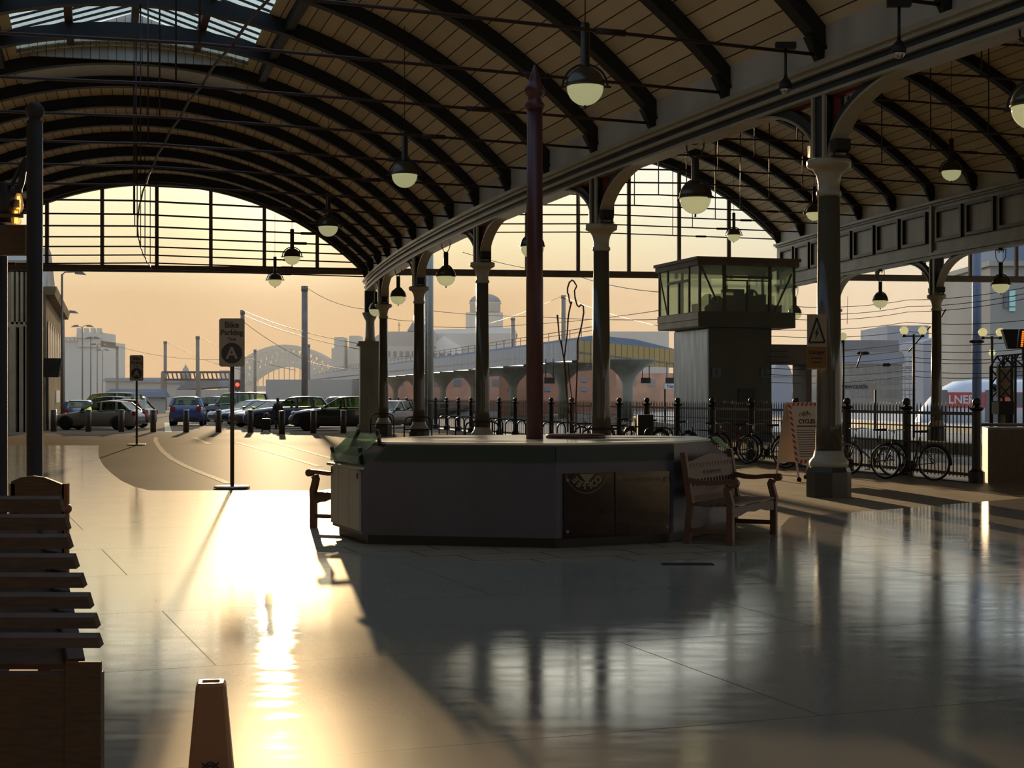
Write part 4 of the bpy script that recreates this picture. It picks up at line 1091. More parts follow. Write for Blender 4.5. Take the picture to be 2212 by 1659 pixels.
# ================================================================ bicycles and racks
MT['bikeframe'] = [mat('bike_paint_green', (40,58,52), .3), mat('bike_paint_red', (104,36,28), .3), mat('bike_paint_grey', (90,92,94), .3, .3), mat('bike_paint_black', (28,28,30), .3)]
def make_bike(label, loc, rz, fi):
    r = thing('bicycle', label, 'bicycle', loc, rz, 'parked bicycles along the railing'); fm = MT['bikeframe'][fi%4]
    for x in (-.53,.53):
        mb = MB(); mb.torus((x,0,.34),.30,.012,(0,1,0),26,5); mb.tube((x,-.04,.34),(x,.04,.34),.022,8)
        for k in range(14):
            a = 2*PI*k/14; mb.tube((x+.02*math.cos(a),.02*(-1)**k,.34+.02*math.sin(a)),(x+.295*math.cos(a+.2),0,.34+.295*math.sin(a+.2)),.0022,3)
        wh = put('wheel', mb, MT['chrome'], r)
        put('tyre', MB().torus((x,0,.34),.325,.019,(0,1,0),28,6), MT['rubber'], wh)
    mb = MB(); bb = (.08,0,.29); st = (.2,0,.74); hd = (-.36,0,.76); hl = (-.40,0,.66)
    for a, b, q in ((bb,st,.016),(st,hd,.016),(bb,hl,.019),(hd,hl,.021)): mb.tube(a,b,q,8)
    for y in (-.05,.05):
        mb.tube((.08,y*.4,.29),(.53,y,.34),.01,6); mb.tube((.2,y*.3,.72),(.53,y,.34),.009,6)
    put('frame', mb, fm, r)
    mb = MB()
    for y in (-.045,.045): mb.path([(-.40,y*.6,.66),(-.44,y,.55),(-.53,y,.34)],.012,6)
    put('fork', mb, fm, r)
    mb = MB(); mb.tube((-.37,0,.75),(-.34,0,.95),.015,8); mb.path([(-.28,-.3,.96),(-.36,-.22,.97),(-.38,-.08,.95),(-.36,0,.945),(-.38,.08,.95),(-.36,.22,.97),(-.28,.3,.96)],.011,6)
    put('handlebar', mb, MT['chrome'], r)
    mb = MB(); mb.tube((.2,0,.74),(.24,0,.92),.013,8); put('seat_post', mb, MT['chrome'], r)
    mb = MB(); mb.hexa([(.08,-.02,.92),(.36,-.07,.92),(.36,.07,.92),(.08,.02,.92)],[(.08,-.015,.955),(.36,-.06,.97),(.36,.06,.97),(.08,.015,.955)]); put('saddle', mb, MT['rubber'], r)
    mb = MB(); mb.tube((.08,-.03,.29),(.08,-.035,.29),.09,18); mb.bar((.08,-.05,.29),(.0,-.05,.14),.02,.012,(0,1,0)); mb.bar((.08,.05,.29),(.16,.05,.44),.02,.012,(0,1,0))
    mb.box(-.05,.05,-.14,-.06,.125,.145); mb.box(.11,.21,.06,.14,.43,.45); put('crank', mb, MT['dark'], r)
    pts = [(.53+.355*math.cos(a),0,.34+.355*math.sin(a)) for a in [-.1+2.2*i/12 for i in range(13)]]
    mb = MB(); mb.rpath(pts,.05,.008,up=(0,1,0)); put('mudguard', mb, MT['dark'], r)
    return r
protos = {}
bikes = [(29.95,0,'nearest bicycle of the row, beside the end post of the railing'),(31.5,2,'black-tyred grey bicycle just right of the big column'),(34.4,3,'bicycle mostly hidden behind the big column'),(36.6,0,'bicycle left of the striped notice board, against the railing'),
         (38.5,1,'second bicycle left of the striped notice board'),(40.4,3,'third bicycle left of the striped notice board'),(42.5,2,'fourth bicycle left of the striped notice board'),
         (44.8,0,'fifth bicycle left of the striped notice board'),(47.2,3,'sixth bicycle left of the striped notice board'),(49.6,1,'farthest bicycle of the row, right of the second column')]
for i, (Y,fi,lab) in enumerate(bikes):
    c = fence_xy(Y); rz = math.radians(-42+random.uniform(-7,7)); loc = (c.x-.66, c.y, Z_TOP if Y < 38 else 0)
    if fi not in protos: protos[fi] = make_bike(lab, loc, rz, fi)
    else: dup(protos[fi], loc, rz, lab)
mbh = lambda w, h: MB().path([(-w/2,0,0),(-w/2,0,h-.18),(-w/2+.05,0,h-.06),(-w/2+.17,0,h),(w/2-.17,0,h),(w/2-.05,0,h-.06),(w/2,0,h-.18),(w/2,0,0)], .024, 8)
MT['rack'] = mat('dark_steel_hoop', (70,70,68), .25, .8)
hoop = None
for k in range(17):
    Y = 41.3+1.62*k; c = fence_xy(Y); nm = f'dark steel cycle rack hoop in front of the railing, {ORD[k+1]} counting away from the camera'
    loc = Vector((c.x-1.55,c.y-.3,0))
    if hoop is None:
        hoop = single('cycle_rack', mbh(.8,.8), MT['rack'], nm, 'cycle rack', 'cycle rack hoops'); hoop.location = loc; hoop.rotation_euler.z = math.radians(-25)
    else:
        h2 = hoop.copy(); COL.objects.link(h2); h2.location = loc; h2['label'] = nm
for i in (1,2,3,4):
    c = P(0,S_COL[i],0); mb = mbh(.95,.93); mb.tube((-.475,0,.5),(.475,0,.5),.02,6)
    g_ = single('guard_rail', mb, MT['rack'], f'steel guard hoop in front of the {CN[i]} arcade column', 'guard rail', 'guard hoops at the columns'); g_.location = (c.x,c.y-.55,0)
single('cabinet', MB().box(-.22,.22,-.2,.2,0,1.12).xf(Matrix.Translation(Vector((fence_xy(44).x-.95,44,0)))), MT['dark'], 'dark square cabinet behind the parked bicycles by the railing', 'cabinet')
# ================================================================ bollards
MT['bollard'] = mat('brown_bollard', (84,70,54), .4, var=.15, vscale=4)
bl = None
for k, (x,y) in enumerate(((116,932),(191,932.5),(262,933),(331,933.5),(402,934),(472,934),(541,934.5),(609,938),(677,936),(742,935.5))):
    p = G(x,y); lab = f'{ORD[k+1]} bollard from the left in the row across the end of the concourse'
    if bl is None:
        bl = thing('bollard', lab, 'bollard', p, 0, 'row of round bollards')
        put('post', MB().lathe([(.135,0),(.135,.99),(.0001,.99)],(0,0,0),16), MT['bollard'], bl)
        put('cap', MB().lathe([(.14,.985),(.14,1.01),(.11,1.03),(.0001,1.035)],(0,0,0),16), MT['steelbase'], bl)
    else: dup(bl, p, 0, lab)

# ================================================================ cars
def carpaint(name, rgb): 
    m = mat(name, rgb, .28); m.node_tree.nodes['Principled BSDF'].inputs['Coat Weight'].default_value = .6; m.node_tree.nodes['Principled BSDF'].inputs['Coat Roughness'].default_value = .06
    return m
PAINT = dict(grey=carpaint('car_paint_grey',(124,116,104)), red=carpaint('car_paint_dark_red',(96,34,28)), blue=carpaint('car_paint_blue',(44,62,104)), navy=carpaint('car_paint_navy',(40,44,62)),
             black=carpaint('car_paint_black',(30,30,30)), silver=carpaint('car_paint_silver',(150,150,148)), brown=carpaint('car_paint_bronze',(104,76,48)), pale=carpaint('car_paint_pale_blue',(96,116,140)))
MT['tail'] = mat('red_tail_lamp', (150,22,20), .25); MT['headl'] = mat('headlamp_glass', (200,204,206), .1, .3); MT['seatc'] = mat('car_seat_cloth', (40,38,36), .9)
def make_car(label, loc, rz, paint, kind):
    """built along x, nose at -x"""
    r = thing('car', label, 'car', loc, rz, None); pm = PAINT[paint]
    L, Wd, H, zh, zb = {'hatch':(4.35,1.78,1.45,.80,.93),'suv':(4.5,1.85,1.66,.98,1.08),'van':(4.9,1.9,1.92,1.05,1.15),'estate':(4.7,1.82,1.5,.82,.95)}[kind]
    h = L/2; w = Wd/2; gz = .17 if kind == 'hatch' else .22
    ws, wr = {'hatch':(-.62,.30),'suv':(-.72,.4),'van':(-1.05,.55),'estate':(-.72,.5)}[kind]     # windscreen base, roof front (x)
    rr, rb = {'hatch':(1.45,1.95),'suv':(1.75,2.12),'van':(2.2,2.42),'estate':(1.8,2.2)}[kind]   # roof rear, rear window base
    rf = ws+.78 if kind != 'van' else ws+.5
    st_ = [(-h,.42,.60,.62),(-h+.06,.30,.70,.80),(-h+.3,gz+.04,zh-.08,.93),(-h+.8,gz,zh,.99),(ws,gz,zb-.02,1.0),(0,gz,zb,1.0),(1.0,gz,zb+.02,1.0),(rb-.25,gz,zb+.05,.98),(rb,gz+.05,zb+.04,.95),(h-.06,.34,zb-.12,.88),(h,.45,.75,.74)]
    def sec(x, z0, z1, k):
        a = w*k
        half = [(a*.82,z0),(a*.97,z0+.10),(a,(z0+z1)/2),(a*.97,z1-.10),(a*.88,z1-.01),(a*.5,z1+.03)]
        return [(x,y,z) for y, z in half]+[(x,-y,z) for y, z in half[::-1]]
    vs = []; fs = []
    for s_ in st_: vs += sec(*s_)
    n = 12
    for i in range(len(st_)-1):
        for m in range(n): fs.append((i*n+m, i*n+(m+1)%n, (i+1)*n+(m+1)%n, (i+1)*n+m))
    fs += [tuple(range(n-1,-1,-1)), tuple((len(st_)-1)*n+k for k in range(n))]
    put('body', MB().add(vs, fs, True), pm, r)
    wt = w*.74; wb = w*.93
    # roof shell
    mb = MB(); N = 8; rows = []
    for i in range(N+1):
        x = rf+(rr-rf)*i/N; dz = -.07*(2*i/N-1)**2 if i < N/2 else -.05*(2*i/N-1)**2
        rows.append([(x,y*wt,H+dz-.05*abs(y)**3) for y in (-1,-.6,0,.6,1)])
    vs = [p for q in rows for p in q]+[(p[0],p[1]*.97,p[2]-.045) for q in rows for p in q]; k = 5*(N+1); fs = []
    for i in range(N):
        for m in range(4): fs += [(5*i+m,5*i+m+1,5*i+5+m+1,5*i+5+m),(k+5*i+m+1,k+5*i+m,k+5*i+5+m,k+5*i+5+m+1)]
        fs += [(5*i,5*i+5,k+5*i+5,k+5*i),(5*i+9,5*i+4,k+5*i+4,k+5*i+9)]
    fs += [(m,k+m,k+m+1,m+1) for m in range(4)]+[(5*N+m+1,k+5*N+m+1,k+5*N+m,5*N+m) for m in range(4)]
    put('roof', MB().add(vs, fs, True), pm, r)
    zr = H-.12
    for e in (-1,1):
        for p_, q_, w_, h_ in (((ws,e*wb,zb-.02),(rf,e*wt,zr),.07,.06),((rb-.02,e*wb*.97,zb+.02),(rr,e*wt,zr),.16,.08),((.45,e*(wb+.005),zb),(.42,e*wt,zr+.03),.1,.04),((1.25,e*wb,zb),(1.18,e*wt,zr+.03),.12,.05)):
            put('pillar', MB().bar(p_,q_,w_,h_), pm, r)
    def pane(q, nm):
        n_ = (Vector(q[1])-Vector(q[0])).cross(Vector(q[3])-Vector(q[0])).normalized()*.006
        put(nm, MB().hexa([Vector(p) for p in q],[Vector(p)+n_ for p in q]), MT['carglass'], r)
    pane([(ws+.02,-wb*.95,zb),(ws+.02,wb*.95,zb),(rf,wt*.95,zr+.02),(rf,-wt*.95,zr+.02)],'windscreen')
    pane([(rb-.02,wb*.9,zb+.03),(rb-.02,-wb*.9,zb+.03),(rr,-wt*.92,zr+.03),(rr,wt*.92,zr+.03)],'rear_window')
    for e in (-1,1):
        pane([(ws+.12,e*wb,zb),(rb-.1,e*wb*.98,zb+.03),(rr-.05,e*wt,zr+.02),(rf+.05,e*wt,zr+.02)],'side_window')
        mb = MB(); mb.hexa([(ws+.1,e*w*.95,zb),(ws+.26,e*w*.95,zb),(ws+.26,e*(w+.17),zb+.02),(ws+.14,e*(w+.17),zb+.02)],[(ws+.12,e*w*.95,zb+.13),(ws+.26,e*w*.95,zb+.13),(ws+.26,e*(w+.16),zb+.14),(ws+.16,e*(w+.16),zb+.14)]); put('mirror', mb, MT['dark'], r)
        put('headlamp', MB().ball((-h+.22,e*w*.66,zh-.14),.12,10,6), MT['headl'], r)
        put('tail_lamp', MB().box(h-.16,h-.0,min(e*w*.62,e*w*.9),max(e*w*.62,e*w*.9),zb-.22,zb-.02), MT['tail'], r)
    mb = MB()
    for x in (.05,1.15):
        for y in (-.36,.36): mb.hexa([(x-.05,y-.2,.6),(x+.12,y-.2,.6),(x+.12,y+.2,.6),(x-.05,y+.2,.6)],[(x+.12,y-.17,zb+.16),(x+.2,y-.17,zb+.16),(x+.2,y+.17,zb+.16),(x+.12,y+.17,zb+.16)]); mb.box(x+.12,x+.2,y-.1,y+.1,zb+.2,zb+.36)
    mb.box(ws-.02,ws+.3,-w*.8,w*.8,zb-.12,zb-.01)
    put('seats', mb, MT['seatc'], r)
    R_ = .32 if kind in ('hatch','estate') else .36
    for x in (-h+.86, h-.86):
        for e in (-1,1):
            mb = MB(); mb.lathe([(R_*.62,-.11),(R_*.97,-.11),(R_,-.08),(R_,.08),(R_*.97,.11),(R_*.62,.11)],(0,0,0),20).xf(Matrix.Translation((x,e*(w-.10),R_)) @ Matrix.Rotation(PI/2,4,'X'))
            wh = put('wheel', mb, MT['rubber'], r)
            mb = MB(); mb.tube((x,e*(w-.03),R_),(x,e*(w-.0),R_),R_*.63,18); put('rim', mb, MT['steel'], wh)
    mb = MB()
    for e in (-1,1):
        for x in (-h+.86, h-.86):
            pts = [(x+(R_+.05)*math.cos(a),e*(w-.005),R_+(R_+.05)*math.sin(a)) for a in [.0+PI*i/12 for i in range(13)]]
            mb.rpath(pts,.03,.05,up=(0,1,0))
    mb.box(-h-.01,-h+.08,-w*.5,w*.5,.36,.56); mb.box(h-.05,h+.01,-w*.7,w*.7,.3,.46)
    put('arch_trim', mb, MT['dark'], r)
    return r
def at_px(x, y): 
    p = G(x,y); return (p.x,p.y,0)
def spot(x, Y): return ((x-1106)*Y/F, Y, 0)
D = math.radians
make_car('grey hatchback seen side-on behind the left bollards', spot(212,76.0), D(-6), 'grey', 'hatch')
make_car('dark red car roof showing just above the grey hatchback', spot(236,80.6), D(-8), 'red', 'estate')
make_car('blue car with its rear window towards us, left of the dark red car', spot(172,86.5), D(-76), 'blue', 'hatch')
make_car('tall dark estate behind the blue car, at the far left of the car park', spot(215,93), D(-8), 'black', 'suv')
make_car('dark people carrier behind the red car with a bright roof edge', spot(225,101), D(-8), 'brown', 'van')
make_car('pale off-roader end-on at the right of the left-hand cars', spot(292,112), D(100), 'silver', 'suv')
make_car('blue off-roader seen from behind, driving away in the middle of the lane', spot(407,88), D(-82), 'blue', 'suv')
make_car('small dark car at the far left of the right-hand row of cars', spot(452,112), D(-40), 'black', 'suv')
make_car('black van facing left in the right-hand row of cars', spot(500,101), D(12), 'black', 'van')
make_car('pale blue car nosing out left of the near sign post', spot(528,93), D(38), 'pale', 'hatch')
make_car('dark hatchback with chrome grille right of the near sign post', spot(560,88), D(42), 'navy', 'hatch')
make_car('third dark hatchback of the row, behind the person with a suitcase', spot(582,83.5), D(40), 'black', 'hatch')
make_car('navy off-roader side-on behind the person with a suitcase', spot(622,79), D(6), 'navy', 'suv')
make_car('black off-roader behind the two right-hand bollards', spot(726,74), D(8), 'black', 'suv')
make_car('white-nosed car half hidden behind the black off-roader', spot(705,84.5), D(12), 'silver', 'suv')
make_car('bronze car with a glaring bonnet between the arcade columns', spot(836,80), D(62), 'brown', 'hatch')

# ================================================================ traveller with a suitcase
pp = G(600,927.5); PS = .885
pe = thing('person', 'person in a dark coat standing by the bollards holding a suitcase', 'person', (pp.x,pp.y,0), D(205))
MT['skin'] = mat('skin', (150,108,84), .6); MT['coat'] = mat('dark_coat', (36,34,34), .85); MT['trousers'] = mat('dark_trousers', (30,30,34), .85)
def skinned(name, pts, edges, mat_, parent, root=0, lev=2):
    me = bpy.data.meshes.new(name); me.from_pydata([p[:3] for p in pts], edges, [])
    o = bpy.data.objects.new(name, me); COL.objects.link(o)
    o.modifiers.new('skin','SKIN'); sv = me.skin_vertices[0].data
    for i, p in enumerate(pts): sv[i].radius = (p[3], p[4] if len(p) > 4 else p[3]); sv[i].use_root = (i == root)
    su = o.modifiers.new('sub','SUBSURF'); su.levels = lev; su.render_levels = lev
    dg = bpy.context.evaluated_depsgraph_get(); dg.update()
    m2 = bpy.data.meshes.new_from_object(o.evaluated_get(dg)); m2.name = name
    bpy.data.objects.remove(o)
    for p in m2.polygons: p.use_smooth = True
    o = bpy.data.objects.new(name, m2); COL.objects.link(o); o.parent = parent; WM[o.name] = WM[parent.name]; o.data.materials.clear(); o.data.materials.append(mat_)
    return o
k = PS
body = [(0,0,.95,.13,.10),(0,0,1.12,.12,.09),(0,.01,1.32,.15,.10),(0,.01,1.46,.07,.06),(0,0,1.52,.05,.05),(0,-.02,1.60,.075,.085),(0,-.015,1.70,.07,.085)]
ed = [(0,1),(1,2),(2,3),(3,4),(4,5),(5,6)]
for e in (-1,1):
    b = len(body); body += [(e*.09,0,.88,.09),(e*.10,-.01,.50,.06),(e*.10,.02,.10,.042),(e*.11,-.06,.04,.04,.03),(e*.12,-.15,.025,.032,.022)]
    ed += [(0,b),(b,b+1),(b+1,b+2),(b+2,b+3),(b+3,b+4)]
    b = len(body); out = .30 if e < 0 else .42
    body += [(e*.17,.01,1.40,.055),(e*.26,.02,1.12,.042),(e*out,-.06,.90,.03),(e*(out+.01),-.08,.83,.026,.02)]
    ed += [(2,b),(b,b+1),(b+1,b+2),(b+2,b+3)]
    for f, (dx,dy,dz) in enumerate(((-.02,-.03,-.07),(-.007,-.035,-.085),(.007,-.03,-.085),(.02,-.025,-.07),(-.03,.02,-.04))):
        q = body[b+3]; c = len(body); body += [(q[0]+dx*.6,q[1]+dy*.6,q[2]+dz*.5,.009),(q[0]+dx,q[1]+dy*.6,q[2]+dz,.008)]; ed += [(b+3,c),(c,c+1)]
skinned('body', [(x*k,y*k,z*k,*[r*k for r in rr]) for x,y,z,*rr in body], ed, MT['skin'], pe)
put('coat', MB().lathe([(.20*k,.62*k),(.205*k,.64*k),(.19*k,.9*k),(.165*k,1.1*k),(.19*k,1.28*k),(.2*k,1.36*k),(.15*k,1.44*k),(.085*k,1.50*k),(.075*k,1.52*k)],(0,0,0),18).xf(Matrix.Diagonal((1.05,.78,1,1))), MT['coat'], pe)
for e in (-1,1):
    out = .30 if e < 0 else .42
    mb = MB(); mb.tube((e*.16*k,.01*k,1.40*k),(e*.26*k,.02*k,1.12*k),.078*k,10,.062*k); mb.ball((e*.26*k,.02*k,1.12*k),.062*k,10,6); mb.tube((e*.26*k,.02*k,1.12*k),(e*(out-.005)*k,-.055*k,.91*k),.06*k,10,.045*k); mb.ball((e*.165*k,.01*k,1.39*k),.08*k,10,6)
    put('sleeve', mb, MT['coat'], pe)
    mb = MB(); mb.tube((e*.09*k,0,.70*k),(e*.10*k,-.01*k,.50*k),.095*k,10,.078*k); mb.tube((e*.10*k,-.01*k,.50*k),(e*.10*k,.02*k,.09*k),.078*k,10,.068*k); put('trouser_leg', mb, MT['trousers'], pe)
    mb = MB(); mb.hexa([(e*.11*k-.05,-.2*k,0),(e*.11*k+.05,-.2*k,0),(e*.11*k+.045,.08*k,0),(e*.11*k-.045,.08*k,0)],[(e*.11*k-.035,-.17*k,.05),(e*.11*k+.035,-.17*k,.05),(e*.11*k+.04,.07*k,.10),(e*.11*k-.04,.07*k,.10)]); put('shoe', mb, MT['black'], pe)
hr = MB(); hr.ball((0,.005*k,1.70*k),.098*k,14,8,-.25,PI/2,1.05); hr.lathe([(.085*k,1.58*k),(.095*k,1.64*k),(.097*k,1.70*k)],(0,.02*k,0),14); put('hair', hr, MT['black'], pe)
fc = MB(); fc.ball((0,-.105*k,1.64*k),.014*k,8,6)
for e in (-1,1): fc.ball((e*.078*k,0,1.645*k),.02*k,8,6); fc.ball((e*.03*k,-.093*k,1.665*k),.009*k,8,6)
fc.box(-.022*k,.022*k,-.098*k,-.088*k,1.597*k,1.603*k); put('face', fc, MT['skin'], pe)
sp_ = G(574.5,932.5)
su = thing('suitcase', 'black wheeled suitcase beside the person in a dark coat', 'suitcase', (sp_.x,sp_.y,0), .1)
mb = MB(); c = .05
o_ = [(-.22+c,.07),(.22-c,.07),(.22,.07+c),(.22,.62-c),(.22-c,.62),(-.22+c,.62),(-.22,.62-c),(-.22,.07+c)]
mb.ext([(x,-.13,z) for x, z in o_],(0,.26,0)); put('shell', mb, MT['dark'], su)
for x in (-.18,.18): put('wheel', MB().tube((x,-.11,.035),(x,.11,.035),.035,12), MT['rubber'], su)
put('handle', MB().path([(-.09,.09,.6),(-.09,.09,.86),(.09,.09,.86),(.09,.09,.6)],.012,6), MT['chrome'], su)

# ================================================================ signal box on the platform
MT['sbdark'] = mat('dark_olive_panel', (74,76,56), .5, var=.12, vscale=1); MT['sbmetal'] = mat('shiny_metal_cladding', (128,146,164), .3, .85, var=.3, vscale=1.2, stretch=(3,3,.4), bump=.004, bscale=2)
sb = thing('signal_box', 'tower signal cabin with a glazed top floor on the platform', 'signal box', (7.3,60,-.012))
o0 = Vector((7.3,60,0)); ex = Vector((4.0,1.2,0)).normalized(); ey = Vector((-1.2,4.0,0)).normalized()
def sbp(a, b, z): return o0+ex*a+ey*b+Vector((0,0,z))
def sbox(mb, a0, a1, b0, b1, z0, z1):
    return mb.hexa([sbp(a0,b0,z0),sbp(a1,b0,z0),sbp(a1,b1,z0),sbp(a0,b1,z0)],[sbp(a0,b0,z1),sbp(a1,b0,z1),sbp(a1,b1,z1),sbp(a0,b1,z1)])
CWd, CDp = 4.15, 4.2
put('tower', sbox(MB(),.62,3.35,.5,3.9,-1.04,4.36), MT['sbdark'], sb, True)
put('metal_side', sbox(MB(),.57,.62,.5,3.9,-1.04,4.3), MT['sbmetal'], sb, True)
put('cabin_base', sbox(MB(),0,CWd,0,CDp,4.36,4.97), MT['sbdark'], sb, True)
mb = MB(); sbox(mb,-.03,0,.02,CDp,4.4,4.64); sbox(mb,-.045,0,.02,CDp,4.66,4.94); put('boarding', mb, MT['girder'], sb, True)
mb = MB(); sbox(mb,-.1,CWd+.12,-.1,CDp+.1,6.78,6.98); sbox(mb,-.16,CWd+.18,-.16,CDp+.16,6.98,7.1); put('roof', mb, MT['gab'], sb, True)
def fr_(*q): put('window_frame', sbox(MB(),*q), MT['sbdark'], sb, True)
def br_(p, q, w): put('window_brace', MB().bar(p,q,w,w), MT['sbdark'], sb, True)
for a in (.0,CWd-.09):
    for b in (.0,CDp-.09): fr_(a,a+.09,b,b+.09,4.97,6.78)
for a in (1.02,2.98): fr_(a,a+.13,0,.08,4.97,6.78)
fr_(1.15,2.98,0,.07,6.3,6.38); fr_(1.15,2.98,0,.07,6.18,6.23); fr_(2.04,2.09,0,.07,4.97,6.18)
br_(sbp(.12,.04,6.7),sbp(.75,.04,5.4),.06); br_(sbp(4.0,.04,6.5),sbp(3.25,.04,5.0),.06)
for b in (1.0,3.2): fr_(0,.07,b,b+.08,4.97,6.78)
fr_(0,.07,1.0,3.2,6.2,6.3); fr_(0,.07,2.0,2.14,4.97,6.2); br_(sbp(.03,3.3,5.0),sbp(.03,4.1,6.6),.05)
for a in (1.0,3.0): fr_(a,a+.1,CDp-.08,CDp,4.97,6.78)
for b in (1.4,2.8): fr_(CWd-.08,CWd,b,b+.1,4.97,6.78)
for nm, (a0,a1,b0,b1) in (('window_pane',(.05,CWd-.05,.03,.04)),('window_pane',(.05,CWd-.05,CDp-.04,CDp-.03)),('window_pane',(.03,.04,.05,CDp-.05)),('window_pane',(CWd-.04,CWd-.03,.05,CDp-.05))):
    put(nm, sbox(MB(),a0,a1,b0,b1,4.97,6.78), MT['cabinglass'], sb, True)
mb = MB(); sbox(mb,.5,3.7,1.0,1.9,4.97,5.35); sbox(mb,1.3,3.4,1.1,1.8,5.35,5.75); sbox(mb,1.7,2.5,1.2,1.7,5.75,5.95); mb.ball(sbp(2.9,1.4,5.7),.28,12,8); mb.ball(sbp(.95,1.3,5.45),.3,12,8); sbox(mb,3.3,3.8,.5,.9,4.97,5.3)
put('console', mb, MT['dark'], sb, True)
for t, a in (('1',.95),('2',3.05)):
    mb = sbox(MB(),a-.19,a+.19,.47,.5,2.4,2.78); pl_ = put('number_plate', mb, MT['bluegrey'], sb, True)
    mb = MB(); letters(mb, t, .34, sbp(a,.465,2.59), ex, (0,0,1), .008, .003); put('numeral', mb, MT['black'], pl_, True)
put('door', sbox(MB(),1.9,2.65,.46,.5,0,1.95), MT['dark'], sb, True)
mb = MB(); n_ = sbox(mb,3.35,5.7,1.2,2.8,2.95,3.75); put('bridge_arm', mb, MT['gab'], sb, True)
put('arm_leg', sbox(MB(),5.35,5.6,1.4,2.6,-1.04,2.95), MT['gab'], sb, True)

# ================================================================ platform canopy beyond the railings
MT['corrug'] = lines_mat('corrugated_canopy_edge', (168,172,172), (84,88,90), 1, 'X', .35, .5, .06)
cn = thing('platform_canopy', 'long low platform canopy with corrugated edge and mushroom columns', 'canopy', (4.1,97,-.012))
c0 = Vector((4.1,97,0)); cd = Vector((math.sin(D(-13.3)),math.cos(D(-13.3)),0)); cw = Vector((8.5,19,0)); LC = 168
def cpt(a, b, z): return c0+cd*a+cw*b+Vector((0,0,z))
mb = MB(); mb.hexa([cpt(0,0,4.35),cpt(0,1,4.0),cpt(LC,1.0,4.0),cpt(LC,0,4.35)],[cpt(0,0,4.5),cpt(0,1,4.15),cpt(LC,1.0,4.15),cpt(LC,0,4.5)])
put('soffit', mb, MT['girder'], cn, True)
mb = MB(); q = [cpt(0,0,3.95),cpt(LC,0,3.95),cpt(LC,0,5.2),cpt(0,0,5.2)]; t_ = Vector((.12,.03,0))
mb.add(q,[(0,1,2,3)],False,[[(0,0),(LC/.32,0),(LC/.32,1),(0,1)]]); mb.add([p+t_ for p in q],[(3,2,1,0)]); mb.add(q+[p+t_ for p in q],[(0,4,5,1),(3,2,6,7),(0,3,7,4),(1,5,6,2)]); put('long_fascia', mb, MT['corrug'], cn, True)
mb = MB(); q = [cpt(0,0,3.8),cpt(0,1,3.8),cpt(0,1,5.15),cpt(0,0,5.2)]; t_ = Vector((-.03,.12,0))
mb.add(q,[(0,1,2,3)],False,[[(0,0),(18,0),(18,1),(0,1)]]); mb.add([p+t_ for p in q],[(3,2,1,0)]); put('end_fascia', mb, MT['litfascia'] if 'litfascia' in MT else lines_mat('warm_lit_canopy_end', (168,142,84), (84,70,44), 1, 'X', .1, .6, .08), cn, True)  # tan stands for warm light on this end, put into the colour
mb = MB(); mb.hexa([cpt(0,0,5.2),cpt(0,1,5.15),cpt(LC,1,5.15),cpt(LC,0,5.2)],[cpt(4,.3,5.9),cpt(4,.7,5.9),cpt(LC,.7,5.9),cpt(LC,.3,5.9)]); put('roof', mb, MT['slate'], cn, True)
for k_ in range(9):
    Y = 99.5+15.6*k_; x_ = 31-.2364*Y; b_ = Vector((x_,Y,0)); mb = MB()
    mb.lathe([(.34,-.012),(.34,2.3),(.4,2.6),(.6,3.0),(1.1,3.5),(1.9,3.95),(2.0,4.05),(.0001,4.05)], b_, 12); put('column', mb, MT['girder'], cn, True)
MT['lampglow'] = emit('lit_fluorescent_tube', (255,246,214), 2.2)
for k_ in range(14):
    p = cpt(3+7.4*k_,.22,4.2); mb = MB(); mb.box(p.x-.75,p.x+.75,p.y-.1,p.y+.1,4.14,4.22); put('strip_light', mb, MT['lampglow'], cn, True)
mb = MB(); mb.bar(cpt(0,.25,6.4),cpt(LC,.25,6.4),.05,.05); mb.bar(cpt(0,.25,6.15),cpt(LC,.25,6.15),.04,.04)
for k_ in range(56): mb.bar(cpt(3*k_,.25,5.75),cpt(3*k_,.25,6.4),.05,.05,(1,0,0))
put('roof_rail', mb, MT['iron'], cn, True)
for i_, (x, Y, lab) in enumerate(((1187,101,'hanging platform number board under the canopy left of the second column'),(1395,112,'left one of two hanging boards under the canopy end'),(1448,112,'right one of two hanging boards under the canopy end'))):
    c = W(x,822,Y); r = thing('hanging_board', lab, 'board', c); mb = MB(); mb.box(-.35,.35,-.05,.05,-.2,.2); put('board', mb, MT['dark'], r)
    mb = MB()
    for e in (-.25,.25): mb.tube((e,0,.2),(e,0,4.1-c.z),.03,5)
    put('hanger', mb, MT['dark'], r)
st_sign = None
for x, y, Y, lab, txt, wd in ((1848,835,78,'blue and white station name board right of the big column','Newcastle',1.05),(1467,835,104,'small white name board at the end of the canopy','Newcastle',1.0)):
    c = W(x,y,Y); r = thing('name_board', lab, 'sign', (c.x,c.y,0)); mb = MB(); mb.box(-wd,wd,-.03,.03,c.z-.16,c.z+.18); pn = put('panel', mb, MT['white'], r)
    mb = MB(); letters(mb,txt,.34,(-.1,-.035,c.z+.01),(1,0,0),(0,0,1),.004,.003); put('lettering', mb, mat('blue_sign_ink',(40,78,132),.5), pn)
    for e in (-1,1): put('post', MB().box(e*wd*.96-.05,e*wd*.96+.05,-.02,.08,0,c.z+.2), MT['navyp'] if 'navyp' in MT else MT['dark'], r)
